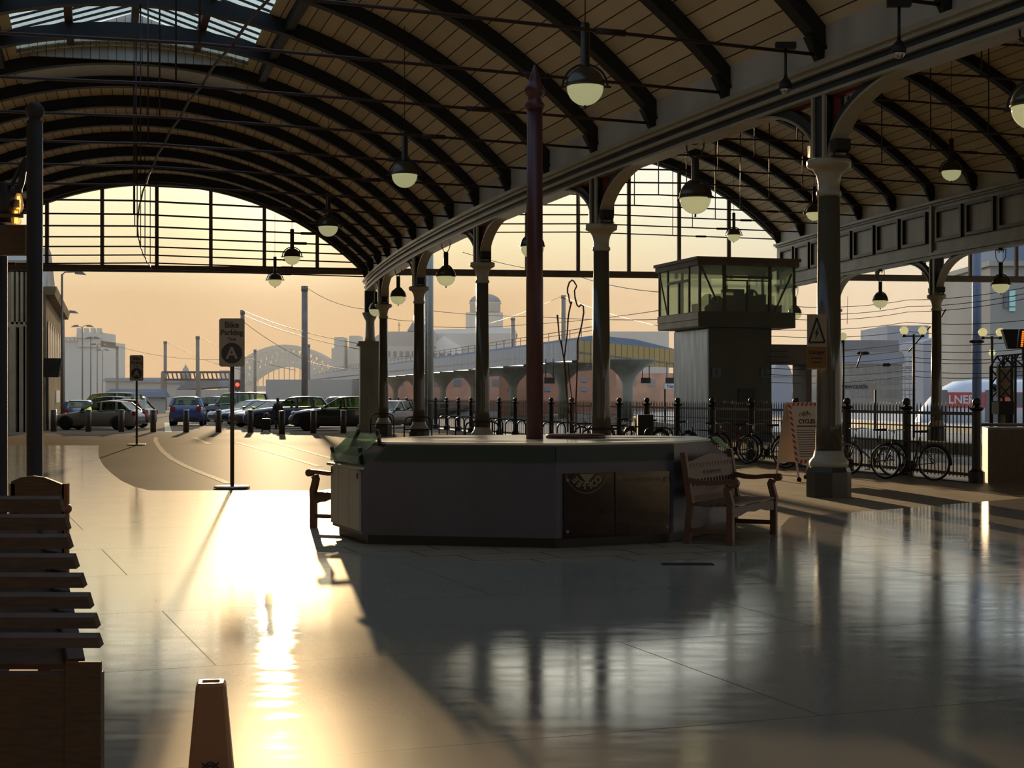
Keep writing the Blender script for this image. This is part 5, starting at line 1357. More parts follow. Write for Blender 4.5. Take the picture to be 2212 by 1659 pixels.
# ================================================================ buildings beyond
def block(name, label, cat, x0, x1, ytop, Y, depth, mt, ybase=None, parts=None, group=None):
    """upright block between two sight lines at its real distance"""
    a, b = W(x0,ytop,Y), W(x1,ytop,Y); zb = -1.05
    r = thing(name, label, cat, ((a.x+b.x)/2, Y, zb), 0, group)
    put('wall', MB().box(a.x,b.x,Y,Y+depth,zb,a.z), mt, r, True)
    return r, a, b
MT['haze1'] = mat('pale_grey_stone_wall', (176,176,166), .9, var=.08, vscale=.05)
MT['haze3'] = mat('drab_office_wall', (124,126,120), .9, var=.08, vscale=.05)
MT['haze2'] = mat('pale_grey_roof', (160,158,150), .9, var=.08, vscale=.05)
MT['winglass'] = mat('dark_window_glass', (90,100,104), .15)
def wins(r, x0, x1, y0, y1, Y, nx, ny, mt=None, fx=.55, fy=.6, nm='window'):
    for i in range(nx):
        for j in range(ny):
            cx, cy = x0+(x1-x0)*(i+.5)/nx, y0+(y1-y0)*(j+.5)/ny; hx, hy = (x1-x0)/nx*fx/2, (y1-y0)/ny*fy/2
            a, b = W(cx-hx,cy+hy,Y), W(cx+hx,cy-hy,Y); put(nm, MB().box(a.x,b.x,Y-.12,Y+.05,a.z,b.z), mt or MT['winglass'], r, True)
# castle keep
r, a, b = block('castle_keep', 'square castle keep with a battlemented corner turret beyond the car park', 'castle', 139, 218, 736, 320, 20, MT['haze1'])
t0, t1 = W(170,718,320), W(218,718,320); put('turret', MB().box(t0.x,t1.x,319.5,332,t0.z-3,t0.z), MT['haze1'], r, True)
mb = MB()
for x in (171,186,201,214): p = W(x-3,712,320); q = W(x+4,712,320); mb.box(p.x,q.x,319.2,321,p.z-.8,p.z+.3)
p, q = W(168,720,320), W(220,720,320); mb.box(p.x,q.x,319,321,p.z-1,p.z); put('battlement', mb, MT['haze1'], r, True)
mb = MB(); p, q = W(138,736,320), W(172,736,320)
for k_ in range(4): mb.box(p.x+(q.x-p.x)*k_/4,p.x+(q.x-p.x)*(k_+.6)/4,319.5,321,p.z-.1,p.z+.8)
put('parapet', mb, MT['haze1'], r, True)
for lab, x0, x1, y, Y, d in (('long low pale building between castle keep and far sign',228,300,823,260,20),('low pale shed behind the far sign',296,342,826,250,20),('dark low wall with railings at the end of the car park',228,348,858,150,2)):
    r, a, b = block('low_building', lab, 'building', x0, x1, y, Y, d, MT['haze2'])
    put('roof', MB().hexa([(a.x-.5,Y-.5,a.z),(b.x+.5,Y-.5,a.z),(b.x+.5,Y+d,a.z),(a.x-.5,Y+d,a.z)],[(a.x,Y,a.z+.5),(b.x,Y,a.z+.5),(b.x,Y+d,a.z+.8),(a.x,Y+d,a.z+.8)]), MT['slate'], r, True)
# house with chimney turret
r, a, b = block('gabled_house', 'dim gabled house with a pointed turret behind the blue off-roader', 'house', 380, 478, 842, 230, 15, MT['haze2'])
p = [W(380,842,230),W(478,835,230),W(470,822,230),W(415,820,230),W(392,832,230)]; put('roof', MB().ext(p,(0,15,0)), MT['slate'], r, True)
c = W(401,822,231); put('turret', MB().lathe([(.8,c.z-2),(.8,c.z+.8),(.95,c.z+.9),(.5,c.z+1.2),(.45,c.z+1.7),(.12,c.z+2.2),(.0001,c.z+2.6)], (c.x,c.y,0), 10), MT['haze2'], r, True)
# arched steel bridge
MT['bridge'] = mat('pale_green_grey_steel', (150,152,142), .8)
BY = 470; br = thing('arch_bridge', 'steel arch bridge with lattice web behind the near sign', 'bridge', W(612,857,BY)-Vector((0,0,EYE+1.05)))
def chord(x0,x1,y0,yc,n=18): return [W(x0+(x1-x0)*i/n, yc+(y0-yc)*(2*i/n-1)**2, BY) for i in range(n+1)]
up_, lo_ = chord(500,732,800,749), chord(512,716,842,786)
for off, nm in ((0,'near'),(14,'far')):
    o_ = Vector((0,off,0))
    mb = MB(); mb.rpath([p+o_ for p in up_],1.2,1.3); put('upper_chord', mb, MT['bridge'], br, True)
    mb = MB(); mb.rpath([p+o_ for p in lo_],1.2,1.3); put('lower_chord', mb, MT['bridge'], br, True)
    mb = MB()
    for i in range(19):
        mb.bar(up_[i]+o_,lo_[i]+o_,.5,.5,(0,1,0))
        if i < 18: mb.bar((up_ if i%2 else lo_)[i]+o_,(lo_ if i%2 else up_)[i+1]+o_,.45,.45,(0,1,0)); mb.bar((lo_ if i%2 else up_)[i]+o_,(up_ if i%2 else lo_)[i+1]+o_,.35,.35,(0,1,0))
    put('lattice', mb, MT['bridge'], br, True)
mb = MB(); p, q = W(470,838,BY), W(760,838,BY); mb.box(p.x,q.x,BY,BY+14,p.z-1,p.z+.6)
for i in range(3,16): mb.bar(lo_[i],(lo_[i].x,BY,p.z),.25,.25,(0,1,0))
put('deck', mb, MT['bridge'], br, True)
mb = MB()
for x in (496,736): p = W(x,857,BY); mb.box(p.x-3,p.x+3,BY-1,BY+16,-1.05,W(x,800,BY).z)
put('abutment', mb, MT['haze2'], br, True)
# skyline to the right of the bridge
for lab, x0, x1, y, Y, d in (('left one of two square chimney blocks on the skyline',722,742,728,330,8),('right one of two square chimney blocks on the skyline',754,776,725,332,8),('long pale terrace below the two chimney blocks',716,800,752,344,12)):
    block('skyline_block', lab, 'building', x0, x1, y, Y, d, MT['haze1'])
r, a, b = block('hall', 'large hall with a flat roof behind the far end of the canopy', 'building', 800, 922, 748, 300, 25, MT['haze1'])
p = [W(796,748,300),W(938,748,300),W(938,716,300),W(830,716,300),W(812,726,300)]; put('roof', MB().ext(p,(0,25,0)), MT['haze2'], r, True)
c = W(862,716,301); mb = MB(); mb.bar((c.x,c.y,c.z),(c.x,c.y,c.z+1.8),.12,.12,(0,1,0)); mb.bar((c.x-.35,c.y,c.z+1.25),(c.x+.35,c.y,c.z+1.25),.1,.1); put('cross', mb, MT['dark'], r, True)
c = W(903,716,296); put('spire', MB().lathe([(2.8,c.z),(1.2,c.z+2.0),(.6,c.z+4),(.05,c.z+6.2),(.0001,c.z+6.3)], c-Vector((0,0,c.z)), 4, False, PI/4), MT['slate'], r, True)
wins(r, 820, 900, 755, 775, 300, 6, 1)
r, a, b = block('pediment_building', 'classical building with a pediment left of the domed tower', 'building', 925, 1115, 720, 310, 25, MT['haze1'])
p = [W(922,752,308),W(1000,752,308),W(960,726,308)]; put('pediment', MB().ext(p,(0,4,0)), MT['white'], r, True)
a, b = W(926,800,308), W(998,752,308); put('portico', MB().box(a.x,b.x,308,311,-1,b.z), MT['white'], r, True)
wins(r, 932, 994, 758, 785, 307.8, 4, 1)
p = [W(922,720,310),W(1118,722,310),W(1112,708,315),W(930,712,315)]; put('roof', MB().ext(p,(0,20,0)), MT['haze2'], r, True)
dt = thing('domed_tower', 'round-domed tower rising behind the third column', 'tower', W(1046,720,345)-Vector((0,0,10)))
a, b = W(1006,740,341), W(1086,675,341); put('tower_base', MB().box(a.x,b.x,341,349,a.z-3,b.z), MT['haze1'], dt, True)
c = W(1048,675,345); R_ = 34*345/F
put('drum', MB().lathe([(R_*.97,c.z),(R_*.97,c.z+1.9),(R_*1.04,c.z+2.0),(R_*1.04,c.z+2.2)], (c.x,c.y,0), 28), MT['haze1'], dt, True)
put('dome', MB().lathe([(R_,c.z+2.2)]+[(max(.001,R_*math.cos(t)),c.z+2.2+2.0*math.sin(t)) for t in [PI/2*i/8 for i in range(1,9)]], (c.x,c.y,0), 28), MT['slate'], dt, True)
block('skyline_block', 'pale flat-roofed block on the skyline above the canopy end', 'building', 1310, 1445, 716, 300, 20, MT['haze1'])
r, a, b = block('low_warehouse', 'long dim warehouse behind the cars below the bridge', 'building', 574, 760, 820, 175, 15, MT['haze2'])
r, a, b = block('brick_building', 'pinkish brick station building seen under the canopy', 'building', 770, 1475, 806, 290, 10, MT['brick'])
wins(r, 800, 1470, 818, 836, 290, 16, 1, MT['winglass'], .4, .8)
r, a, b = block('red_brick_building', 'warm lit brick building under the canopy between the second and third columns', 'building', 1078, 1330, 790, 182, 10, MT['brick'])
wins(r, 1085, 1320, 810, 850, 182, 6, 2, MT['bluegrey'], .3, .5)
# stone range at the left, in line with the concourse
sr = thing('stone_range', 'sandstone station range with an arched row and steep gable at far left', 'building', (-25,85,0))
q0, q1 = Vector((-22.3,73.6,0)), Vector((-28.4,97,0)); sd = Vector((-25,-6.5,0)).normalized()*3.2
def srp(t, z, o=0.0): return q0.lerp(q1,t)+Vector((.968,.25,0))*o+Vector((0,0,z))
mb = MB(); mb.hexa([srp(0,0),srp(1,0),srp(1,0)+sd,srp(0,0)+sd],[srp(0,6.9),srp(1,6.9),srp(1,6.9)+sd,srp(0,6.9)+sd]); put('wall', mb, MT['stone'], sr, True)
mb = MB(); mb.ext([srp(0,6.9),srp(.66,6.9),srp(.28,9.1),srp(.16,9.1)], sd*.9); put('gable', mb, MT['bgstone'], sr, True)
mb = MB(); mb.hexa([srp(-.01,6.5),srp(1.01,6.5),srp(1.01,6.5,.4),srp(-.01,6.5,.4)],[srp(-.01,6.9),srp(1.01,6.9),srp(1.01,6.9,.5),srp(-.01,6.9,.5)]); mb.hexa([srp(0,3.0),srp(1,3.0),srp(1,3.0,.12),srp(0,3.0,.12)],[srp(0,3.2),srp(1,3.2),srp(1,3.2,.12),srp(0,3.2,.12)]); put('cornice', mb, MT['stone'], sr, True)
for k_ in range(8):
    t = .06+.118*k_; mb = MB(); p = [srp(t+.02+.04*math.cos(a),4.6+.75*math.sin(a)*1.0,.02) for a in [PI*i/8 for i in range(9)]]+[srp(t-.02,3.2,.02),srp(t+.06,3.2,.02)]
    mb.ext(p, Vector((.968,.25,0))*.05); put('arched_window', mb, MT['winglass'], sr, True)
for k_ in range(3):
    t = .55+.09*k_; put('vent', MB().hexa([srp(t,1.3,.01),srp(t+.03,1.3,.01),srp(t+.03,1.3,.06),srp(t,1.3,.06)],[srp(t,2.0,.01),srp(t+.03,2.0,.01),srp(t+.03,2.0,.06),srp(t,2.0,.06)]), MT['white'], sr, True)
mb = MB(); c = W(112,792,72.9); mb.hexa([c+Vector(v) for v in ((-.35,-.3,-.5),(.3,0,-.5),(.3,.2,-.5),(-.35,-.1,-.5))],[c+Vector(v) for v in ((-.3,-.3,.4),(.45,0,.4),(.45,.2,.4),(-.3,-.1,.4))])
single('notice_board', mb, MT['iron'], 'small dark green board on the stone range at left, above the hatchback bonnet', 'board')
single('board_post', MB().box(*(lambda p:(p.x-.12,p.x+.12,73.9,74.1,0,W(0,806,74).z))(W(99,860,74))), MT['dark'], 'dark post under the small green board at left', 'post')
wr = thing('glazed_screen', 'tall grey framed window bay between the two left posts', 'window bay', (W(38,0,71).x,71,0))
a, b = W(-60,930,71), W(60,562,71); mb = MB(); mb.box(a.x,b.x,71.3,72,0,b.z-.2); put('wall', mb, MT['girder'], wr, True)
mb = MB(); mb.box(a.x,b.x,71,71.5,b.z-.3,b.z); mb.box(a.x,b.x,71.05,71.4,W(0,700,71).z-.15,W(0,700,71).z+.1)
for x in (26,36,46,57): p = W(x,0,71); mb.box(p.x-.06,p.x+.06,71.05,71.4,W(0,700,71).z,b.z-.2)
for x in (27,48,57): p = W(x,0,71); mb.box(p.x-.14,p.x+.14,71.0,71.4,0,W(0,705,71).z)
put('frame', mb, MT['cream'], wr, True)
for x0,x1 in ((29,34),(38,44),(48,55)): p, q = W(x0,695,71), W(x1,570,71); put('pane', MB().box(p.x,q.x,71.25,71.3,p.z,q.z), MT['winglass'], wr, True)
put('doorway', MB().box(W(30,0,71).x,W(46,0,71).x,71.24,71.3,0,W(0,712,71).z), MT['dark'], wr, True)
# right-hand side
r, a, b = block('arched_blue_shed', 'blue curved shed end beside the signal box', 'building', 1668, 1712, 808, 240, 12, MT['bluegrey'])
p = [W(1668,812,239.6),W(1712,812,239.6)]+[W(1690+20*math.cos(t),812-26*math.sin(t),239.6) for t in [PI*i/10 for i in range(11)]]; put('curved_roof', MB().ext([W(1711,812,239.6)]+[W(1690+21*math.cos(t),812-28*math.sin(t),239.6) for t in [PI*i/10 for i in range(1,10)]]+[W(1669,812,239.6)],(0,12,0)), MT['bluegrey'], r, True)
MT['blueroof'] = mat('blue_grey_slate', (112,124,138), .7)
r, a, b = block('white_gabled_house', 'white gabled house with a chimney left of the big column', 'house', 1708, 1765, 858, 255, 10, MT['white'])
put('gable', MB().ext([W(1706,858,255),W(1768,870,255),W(1768,862,255),W(1733,826,255),W(1726,826,255)],(0,10,0)), MT['white'], r, True)
p, q = W(1720,840,255), W(1733,820,255); put('chimney', MB().box(p.x,q.x,254.8,256,p.z,q.z), MT['white'], r, True)
put('roof', MB().ext([W(1733,826,256),W(1772,826,256),W(1772,866,256)],(0,9,0)), MT['blueroof'], r, True)
r, a, b = block('office_block', 'flat-topped office block with scaffolding right of the big column', 'building', 1808, 1950, 760, 190, 20, MT['haze3'])
put('roof_plant', MB().box(W(1815,0,190).x,W(1950,0,190).x,192,205,a.z,a.z+1.5), MT['slate'], r, True); wins(r, 1835, 1945, 785, 862, 190, 7, 3)
put('band', MB().box(W(1815,0,190).x,W(1952,0,190).x,189.7,190,W(0,786,190).z,W(0,765,190).z), MT['bluegrey'], r, True)
sc_ = thing('scaffolding', 'scaffold tower at the right end of the office block', 'scaffolding', W(1965,857,185)-Vector((0,0,EYE+1.05)))
mb = MB()
for x in (1955,1965,1976):
    for y_ in (185,187): p, q = W(x,870,y_), W(x,772,y_); mb.tube((p.x,y_,-1.05),q,.05,5)
for y in range(780,870,12):
    p, q = W(1953,y,185), W(1978,y,185); mb.tube(p,q,.05,5); mb.tube(p+Vector((0,2,0)),q+Vector((0,2,0)),.05,5)
put('poles', mb, MT['steel'], sc_, True)
mb = MB()
for y in (796,820,844): p, q = W(1953,y,185), W(1978,y,185); mb.box(p.x,q.x,185,187,p.z,p.z+.08)
put('platform', mb, MT['wood'], sc_, True)
block('tower_block', 'tall pale blue-grey block behind the right-hand arcade column', 'building', 1917, 2006, 703, 260, 20, MT['bluegrey'])
r, a, b = block('long_shed', 'long pale building with a low curved roof behind the train', 'building', 1995, 2150, 738, 240, 15, MT['bluegrey'])
put('roof', MB().ext([W(1995,738,240),W(2150,738,240),W(2150,726,240),W(2080,731,240),W(2030,727,240)],(0,25,0)), MT['bluegrey'], r, True)
r, a, b = block('tall_office', 'tall grey office tower with a lit stair window at the right edge', 'building', 2139, 2330, 575, 118, 14, MT['bgstone'])
put('parapet', MB().box(a.x-.2,b.x,117.6,132,a.z,a.z+.4), MT['bgstone'], r, True)
p, q = W(2165,570,121), W(2330,540,121); put('penthouse', MB().box(p.x,q.x,121,130,p.z-.5,q.z+2), MT['bluegrey'], r, True)
MT['mint'] = mat('mint_window', (170,220,214), .2)
for y0,y1 in ((627,640),(641,662),(664,672)): p, q = W(2180,y1,117.9), W(2193,y0,117.9); put('window', MB().box(p.x,q.x,117.85,118,p.z,q.z), MT['mint'], r, True)
p, q = W(2168,665,117.9), W(2179,628,117.9); put('window', MB().box(p.x,q.x,117.85,118,p.z,q.z), MT['winglass'], r, True)
wins(r, 2150, 2212, 780, 860, 117.9, 3, 4)

# ================================================================ the train
TY = 101.0; TX0 = W(1975,0,TY).x
tr = thing('train', 'white and red electric train with a sloping nose at the right edge', 'train', (TX0+12,TY,-.93), D(4))
MT['trwhite'] = carpaint('train_white', (196,200,206)); MT['trred'] = carpaint('train_red', (170,44,44)); MT['trdark'] = carpaint('train_grey_roof', (92,92,96))
mb = MB(); secs = [(-12,.55,1.2,.75),(-11.7,.42,1.75,1.05),(-11.1,.38,2.45,1.25),(-10.4,.36,3.1,1.36),(-9.4,.36,3.6,1.38),(-8.2,.36,3.72,1.38),(14,.36,3.72,1.38)]
vs = []; fs = []
for x, z0, z1, w_ in secs:
    half = [(w_*.8,z0),(w_,z0+.35),(w_,(z0+z1)/2+.2),(w_*.9,z1-.28),(w_*.55,z1-.04)]
    vs += [(x,y,z) for y, z in half]+[(x,-y,z) for y, z in half[::-1]]
for i in range(len(secs)-1):
    for m in range(10): fs.append((10*i+m,10*i+(m+1)%10,10*i+10+(m+1)%10,10*i+10+m))
fs += [tuple(range(9,-1,-1)),tuple(60+k_ for k_ in range(10))]
put('body', mb.add(vs,fs,True), MT['trwhite'], tr)
put('roof', MB().hexa([(-9.2,-.85,3.5),(14,-.85,3.62),(14,.85,3.62),(-9.2,.85,3.5)],[(-7,-.5,3.8),(14,-.5,3.82),(14,.5,3.82),(-7,.5,3.8)]), MT['trdark'], tr)
bd = put('red_band', MB().hexa([(-10.55,-1.405,1.86),(14,-1.405,1.86),(14,-1.37,1.86),(-10.55,-1.37,1.86)],[(-10.7,-1.40,2.85),(14,-1.40,2.85),(14,-1.37,2.85),(-10.7,-1.37,2.85)]), MT['trred'], tr)
mb = MB(); letters(mb,'LNER',.74,(-9.62,-1.415,2.36),(1,0,0),(0,0,1),.015,.006); put('lettering', mb, MT['trwhite'], bd)
for x in (-11.0,-7.6,1.4,10): put('door', MB().box(x-.45,x+.45,-1.43,-1.38,.75,3.0), MT['trdark'], tr)
put('cab_window', MB().hexa([(-11.2,-.8,2.05),(-10.0,-1.05,2.75),(-10.0,1.05,2.75),(-11.2,.8,2.05)],[(-11.1,-.8,2.2),(-9.6,-1.0,3.05),(-9.6,1.0,3.05),(-11.1,.8,2.2)]), MT['winglass'], tr)
for x in (-5.4,-3.6,3.4,5.2,7.0): put('window', MB().box(x-.65,x+.65,-1.425,-1.38,2.0,2.75), MT['winglass'], tr)
put('skirt', MB().box(-10.8,14,-1.2,1.2,.12,.5), MT['dark'], tr)
for x in (-9,-6.6,8,10.4): put('wheel', MB().tube((x,-.8,.46),(x,.8,.46),.45,16), MT['dark'], tr)

# ================================================================ masts, lamps and wires
mast_tops = {}
MT['mastblue'] = mat('blue_grey_mast_paint', (88,102,122), .45, var=.1, vscale=2)
for key, x, yt, wpx, Y, lab in (('a',253,748,6,215,'thin overhead line mast left of the far sign'),('b',357,737,7,190,'overhead line mast at the left end of the track gantry'),('c',427,726,8,178,'overhead line mast behind the blue off-roader'),
      ('d',524,670,9,128,'overhead line mast whose top shows above the near sign'),('e',551,755,6,210,'short overhead line mast in front of the bridge'),('f',658,618,13,104,'tall dark overhead line mast left of the arcade'),
      ('g',667,744,6,205,'thin mast just right of the tall dark mast, in front of the bridge'),('h',928,470,16,79,'thick grey mast beside the fourth column'),('i',1217,638,10,168,'overhead line mast behind the wire figure'),('j',1108,686,9,204,'short mast right of the domed tower'),
      ('k',2110,430,19,84,'thick blue-grey steel mast near the right edge')):
    p = W(x,yt,Y); r = thing('line_mast', lab, 'mast', (p.x,Y,-1.0), 0, 'overhead line masts'); w_ = wpx*Y/F/2
    mt = MT['mastblue'] if key == 'k' else MT['gab'] if key != 'h' else MT['girder']
    put('shaft', MB().lathe([(w_*1.1,-1.0),(w_,p.z),(.0001,p.z)],(p.x,Y,0),14), mt, r, True); mast_tops[key] = p
    put('cap', MB().lathe([(w_*1.15,p.z-.35),(w_*1.15,p.z),(.0001,p.z+.02)],(p.x,Y,0),14), mt, r, True)
dp = W(921,600,78.2); single('drain_pipe', MB().tube((dp.x,78.2,-1),(dp.x,78.2,W(0,560,78).z),.07,8), MT['steel'], 'thin pale pipe running down beside the thick grey mast', 'pipe')
for lab, x, yt, Y, h0, h1 in (('nearest street lamp by the stone range, with a curved arm',134,592,80,158,186),('second street lamp by the stone range',138,676,117,153,171),('street lamp with two heads in front of the castle keep',178,706,151,153,204),
      ('second two-headed lamp in front of the castle keep',196,731,169,184,218),('street lamp right of the two-headed ones',210,745,188,194,230),('farthest street lamp beside the castle keep',221,757,213,206,238)):
    r = thing('street_lamp', lab, 'street lamp', W(x,862,Y)*1.0, 0, 'street lamps'); r.location.z = 0; WM[r.name] = Matrix.Translation(r.location)
    p = W(x,yt,Y); put('pole', MB().tube((p.x,Y,0),(p.x,Y,p.z),.085,8,.055), MT['gab'], r, True)
    mb = MB(); a, b = W(h0 if h0 < x else x,yt,Y), W(h1-10,yt,Y)
    mb.path([(p.x,Y,p.z-.05),(p.x+.15*(1 if h1 > x else -1),Y,p.z+.1),(b.x,Y,b.z+.12)],.035,6)
    if h0 < x-5: mb.path([(p.x,Y,p.z-.05),(W(h0+8,yt,Y).x,Y,p.z+.12)],.035,6)
    put('arm', mb, MT['gab'], r, True)
    for hx, k_ in ((h1,1),)+(((h0,-1),) if h0 < x-5 else ()):
        c = W(hx,yt,Y); e = k_; l = 26*80/F*.9 if Y < 90 else .75
        mb = MB(); mb.hexa([(c.x-e*l,Y-.12,c.z+.0),(c.x,Y-.1,c.z-.05),(c.x,Y+.1,c.z-.05),(c.x-e*l,Y+.12,c.z)][::e],[(c.x-e*l*.95,Y-.1,c.z+.2),(c.x-e*l*.4,Y-.08,c.z+.16),(c.x-e*l*.4,Y+.08,c.z+.16),(c.x-e*l*.95,Y+.1,c.z+.2)][::e]); put('head', mb, MT['gab'], r, True)
# globe lamps on the far platform
gp = None
for lab, x, y0, Y, xs in (('pair of white globe lamps on a post left of the right-hand arcade column',1974,722,62,(1953,1993)),('pair of white globe lamps either side of the thick blue mast',2143,726,60,(2123,2161)),('single globe lamp on a post just right of the big column',1822,735,66,(1821,)),('low globe lamp on a post in front of the tall office',2143,770,80,(2143,))):
    p = W(x,y0,Y); r = thing('globe_lamp_post', lab, 'lamp post', (p.x,Y,0), 0, 'globe lamp posts'); put('post', MB().tube((p.x,Y,-.012),(p.x,Y,p.z),.05,8), MT['iron'], r, True)
    mb = MB()
    if len(xs) > 1:
        a, b = W(xs[0],y0+4,Y), W(xs[1],y0+4,Y); mb.tube(a,b,.03,6)
        for q in (a,b): mb.tube(q,q+Vector((0,0,.05)),.03,6)
        put('arm', mb, MT['iron'], r, True)
    for xx in xs:
        c = W(xx,y0-8 if len(xs) > 1 else y0-8,Y); put('globe', MB().ball(c,.175,16,10), MT['globe'], r, True); put('holder', MB().tube(c-Vector((0,0,.27)),c-Vector((0,0,.15)),.07,8), MT['iron'], r, True)
def wire(pts, lab, rr=.018, sag=.0):
    o = []
    for i in range(len(pts)-1):
        a, b = pts[i], pts[i+1]
        for k_ in range(8):
            t = k_/8; q = a.lerp(b,t); q.z -= sag*4*t*(1-t); o.append(q)
    o.append(pts[-1]); return single('overhead_wire', MB().path(o,rr,4), MT['dark'], lab, 'wire', 'overhead line wires')
m = mast_tops
wire([m['d'],W(790,745,80)], 'overhead wire falling from the mast above the near sign to the end pier, upper', .022, .3)
wire([m['d']-Vector((0,0,.35)),W(790,757,80)], 'overhead wire falling from the mast above the near sign to the end pier, lower', .022, .3)
wire([m['d']-Vector((0,0,.9)),W(660,778,115),W(800,800,90)], 'sagging contact wire below the ones from the near sign mast', .022, .2)
wire([m['f'],W(790,668,84),W(925,690,80)], 'overhead wire from the top of the tall dark mast to the thick grey mast', .018, .3)
wire([W(930,671,80),W(1150,683,95),W(1440,690,75)], 'long level overhead wire behind the middle columns, upper', .018, .1)
wire([W(930,706,85),W(1150,700,95),W(1440,668,72)], 'overhead wire behind the middle columns rising to the right', .018, .1)
wire([W(1000,545,80),W(1230,590,90),W(1440,632,70)], 'overhead wire falling from upper left to the signal box', .018, .2)
wire([m['i'],W(1050,700,255)], 'overhead wire from the mast behind the wire figure down to the left', .02, .3)
wire([m['i']-Vector((0,0,.1)),W(1460,712,90)], 'overhead wire from the mast behind the wire figure down to the right', .02, .3)
wire([m['a'],m['e']-Vector((0,0,1))], 'overhead wire from the thin mast left of the far sign', .03, 1.0)
wire([m['b'],W(530,800,180)], 'overhead wire from the gantry mast to the right', .03, .5)
wire([m['c'],W(640,800,170)], 'overhead wire from the mast behind the blue off-roader to the right', .03, .5)
ys = [(652,640),(668,653),(680,664),(698,690),(712,716),(744,735),(756,752),(768,770),(782,776),(795,800),(812,808)]
WR = []
for i_, (ya,yb_) in enumerate(ys):
    Y = 72
    wr_ = wire([W(1708,ya+10,61.3) if ya+10 < 704 else W(1664,ya+14,61.2),W(1960,(ya+yb_)/2+2,Y),W(2230,yb_-22 if i_ < 3 else yb_,Y-4)], f'{ORD[i_+1]} overhead wire from the top, of those running right from the signal box', .016, .15); WR.append(wr_)
for i_, (xa,ya,xb,yb_,Y) in enumerate(((1850,795,1862,760,69),(1830,700,1831,640,70),(2043,668,2030,690,69),(1962,760,2010,705,72))):
    a, b = W(xa,ya,Y), W(xb,yb_,Y); put('registration_arm', MB().tube(a,b,.035 if i_ != 1 else .012,6), MT['rod'], WR[(8,2,4,7)[i_]], True)
for i_, (x,y,Y,l) in enumerate(((1865,763,70,.3),(1915,788,70,.22),(2110,738,70,.36),(1620-1500+1500,0,0,0))):
    if Y: p = W(x,y,Y); put('insulator', MB().lathe([(.0001,-l),(.04,-l*.9),(.09,-l*.5),(.07,-.02),(.09,.1),(.09,l*.5),(.04,l*.9),(.0001,l)],(0,0,0),10).xf(Matrix.Translation(p) @ Matrix.Rotation(PI/2,4,'Y')), MT['rod'], WR[(6,8,5)[i_]], True)
# track gantry
gy = thing('track_gantry', 'low lattice gantry across the tracks between two masts behind the cars', 'gantry', (W(430,0,185).x,185,0))
mb = MB()
for y in (804,820): mb.bar(W(350,y,185),W(500,y,185),.25,.25)
for k_ in range(16): x = 352+9.5*k_; mb.bar(W(x,804,185),W(x+4,820,185),.15,.15,(0,1,0))
put('beam', mb, MT['rod'], gy, True)
for x in (352,430,498): p = W(x,804,185); put('leg', MB().box(p.x-.2,p.x+.2,184.8,185.2,-1.0,p.z), MT['gab'], gy, True)
sgp = thing('railway_signal', 'railway signal showing red behind the parked cars', 'signal', (W(513,0,150).x,150,0))
p = W(513,831,150); put('post', MB().tube((p.x,150,-1.0),(p.x,150,p.z-.5),.07,8), MT['dark'], sgp, True); put('head', MB().box(p.x-.3,p.x+.3,150,150.3,p.z-.6,p.z+.5), MT['dark'], sgp, True)
put('red_lamp', MB().ball(p-Vector((0,.05,0)),.2,12,8), emit('red_signal_light',(255,60,40),3), sgp, True)

# ================================================================ right edge: parapet, screen, lattice stand
pw = thing('stone_parapet', 'low brown stone block wall at the right edge by the end of the railing', 'wall', (12,29,0), 0)
mb = MB(); a = G(2134,1046); b = Vector((a.x+6,a.y-1.4,0)); t_ = Vector((.2,1.0,0))
mb.hexa([a,b,b+t_,a+t_],[v+Vector((0,0,1.02)) for v in (a,b,b+t_,a+t_)]); put('wall', mb, MT['granbrown'] if 'granbrown' in MT else mat('brown_polished_stone',(112,92,66),.4,var=.2,vscale=30), pw, True)
mb = MB(); mb.hexa([v+Vector((0,0,1.02)) for v in (a,b,b+t_,a+t_)],[v+Vector((0,0,1.05)) for v in (a,b,b+t_,a+t_)]); mb.tube(a+t_*.5+Vector((-.1,0,1.1)),b+t_*.5+Vector((0,0,1.1)),.03,8); put('coping', mb, MT['steel'], pw, True)
LYt = 40.0
ls = thing('lattice_stand', 'lattice steel stand carrying a departure screen at the right edge', 'stand', (W(2185,0,LYt).x,LYt,-.012))
mb = MB()
for x in (2158,2186,2212):
    for y_ in (LYt,LYt+.7): p = W(x,0,LYt); mb.bar((p.x,y_,-.012),(p.x,y_,W(0,790 if x == 2158 else 765,LYt).z),.06,.06,(0,1,0))
for x0,y0,x1,y1 in ((2158,792,2212,792),(2158,790,2172,768),(2172,768,2212,764),(2158,795,2186,830),(2186,795,2158,830),(2158,830,2186,862),(2186,830,2158,862),(2160,868,2186,868),(2186,790,2200,766),(2186,770,2212,792),(2172,768,2186,790)):
    mb.bar(W(x0,y0,LYt),W(x1,y1,LYt),.035,.035,(0,1,0)); mb.bar(W(x0,y0,LYt)+Vector((0,.7,0)),W(x1,y1,LYt)+Vector((0,.7,0)),.035,.035,(0,1,0))
put('lattice', mb, MT['iron'], ls, True)
mb = MB(); mb.prism([(W(2160,0,LYt+.3).x,LYt+.25),(W(2183,0,LYt+.3).x,LYt+.25),(W(2183,0,LYt+.3).x,LYt+.6),(W(2160,0,LYt+.3).x,LYt+.6)], W(0,858,LYt).z, W(0,795,LYt).z); put('pale_cover', mb, MT['cream'], ls, True)
mb = MB(); p, q = W(2155,895,LYt), W(2188,868,LYt); mb.box(p.x,q.x,LYt-.1,LYt+.5,p.z,q.z); mb.box(p.x+.2,q.x,LYt,LYt+.4,0,p.z); put('cabinet', mb, MT['dark'], ls, True)
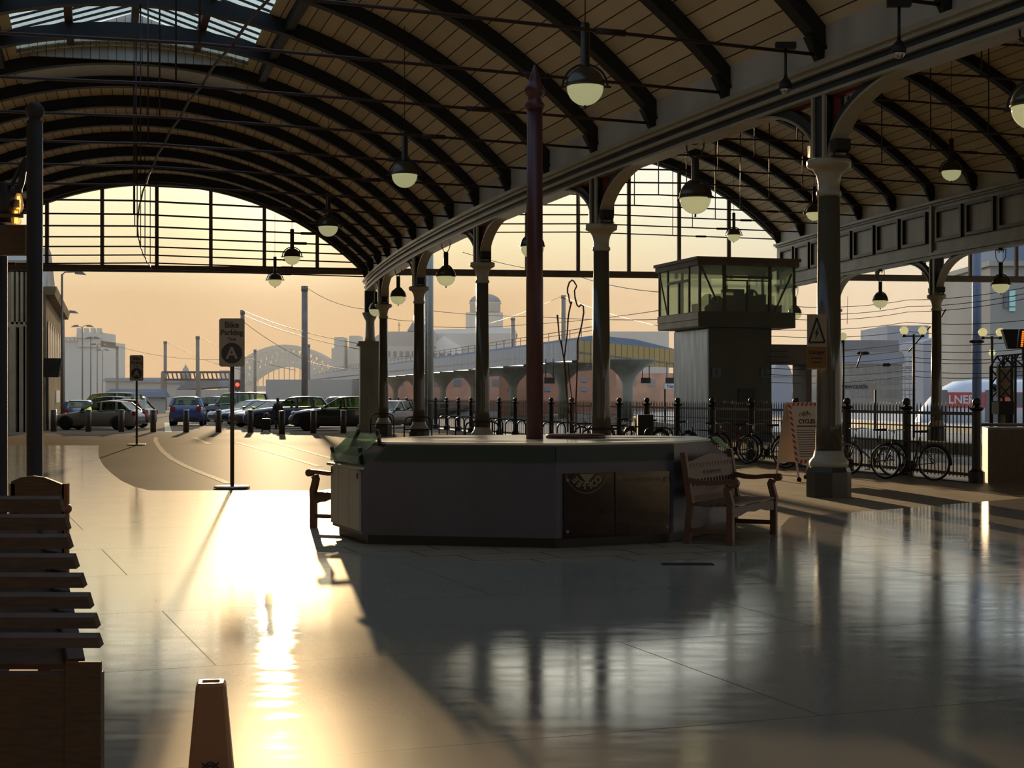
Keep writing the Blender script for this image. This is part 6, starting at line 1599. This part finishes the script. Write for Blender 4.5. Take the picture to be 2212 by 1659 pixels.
ds_ = thing('departure_screen', 'departure screen with orange text at the right edge', 'screen', W(2200,753,LYt-.2), D(-8))
mb = MB(); mb.hexa([(-.03,-.05,.0),(.9,-.05,.0),(.9,.1,0),(-.03,.1,0)],[(.03,-.05,.5),(.95,-.05,.5),(.95,.1,.5),(.03,.1,.5)]); put('case', mb, MT['black'], ds_)
mb = MB(); mb.hexa([(-.26,-.02,0),(-.05,-.02,0),(-.05,.25,0),(-.26,.25,0)],[(-.40,-.02,.5),(-.0,-.02,.5),(-.0,.3,.5),(-.40,.3,.5)]); put('side_case', mb, MT['black'], ds_)
mb = MB()
for k_ in range(9):
    z = .05+.047*k_; mb.box(.04+.1*z,.1+.1*z,-.056,-.052,z,z+.028)
    for j in range(3): mb.box(.13+.1*z+.16*j,.13+.1*z+.16*j+.05+.09*((k_*7+j*5)%3)/2,-.056,-.052,z,z+.028)
put('lit_text', mb, emit('orange_led_text',(255,120,30),1.6), ds_)
put('stand_neck', MB().box(.1,.2,0,.1,-.3,0), MT['dark'], ds_)
bs = W(2142,838,66); r = thing('round_blue_sign', 'small round blue sign on a striped post in front of the train', 'sign', (bs.x,66,0))
put('post', MB().tube((bs.x,66,-.012),(bs.x,66,bs.z+.1),.04,8), MT['steel'], r, True); mb = MB(); mb.tube((bs.x+.08,65.95,bs.z),(bs.x+.08,65.92,bs.z),.17,20); put('disc', mb, mat('blue_sign_face',(36,84,160),.4), r, True)
for k_ in ('bgstone','slate','brick','concrete','bluegrey','haze1','haze2','haze3','blueroof','bridge','stone'):
    MT[k_].node_tree.nodes['Principled BSDF'].inputs['Specular IOR Level'].default_value = 0
# ================================================================ evening haze over the town
hz = bpy.data.materials.new('evening_haze'); hz.use_nodes = True
nt = hz.node_tree; nt.nodes.clear(); out = nt.nodes.new('ShaderNodeOutputMaterial'); vs_ = nt.nodes.new('ShaderNodeVolumeScatter')
vs_.inputs['Color'].default_value = (.96,.95,.92,1); vs_.inputs['Density'].default_value = .0005; vs_.inputs['Anisotropy'].default_value = .25
nt.links.new(vs_.outputs[0], out.inputs['Volume'])
mb = MB(); mb.box(-330,330,106,640,-1.0,48); h_ = put('evening_haze', mb, hz); tag(h_, 'thin golden haze hanging over the town beyond the station', 'haze', None, 'stuff')
SC.cycles.volume_bounces = 0
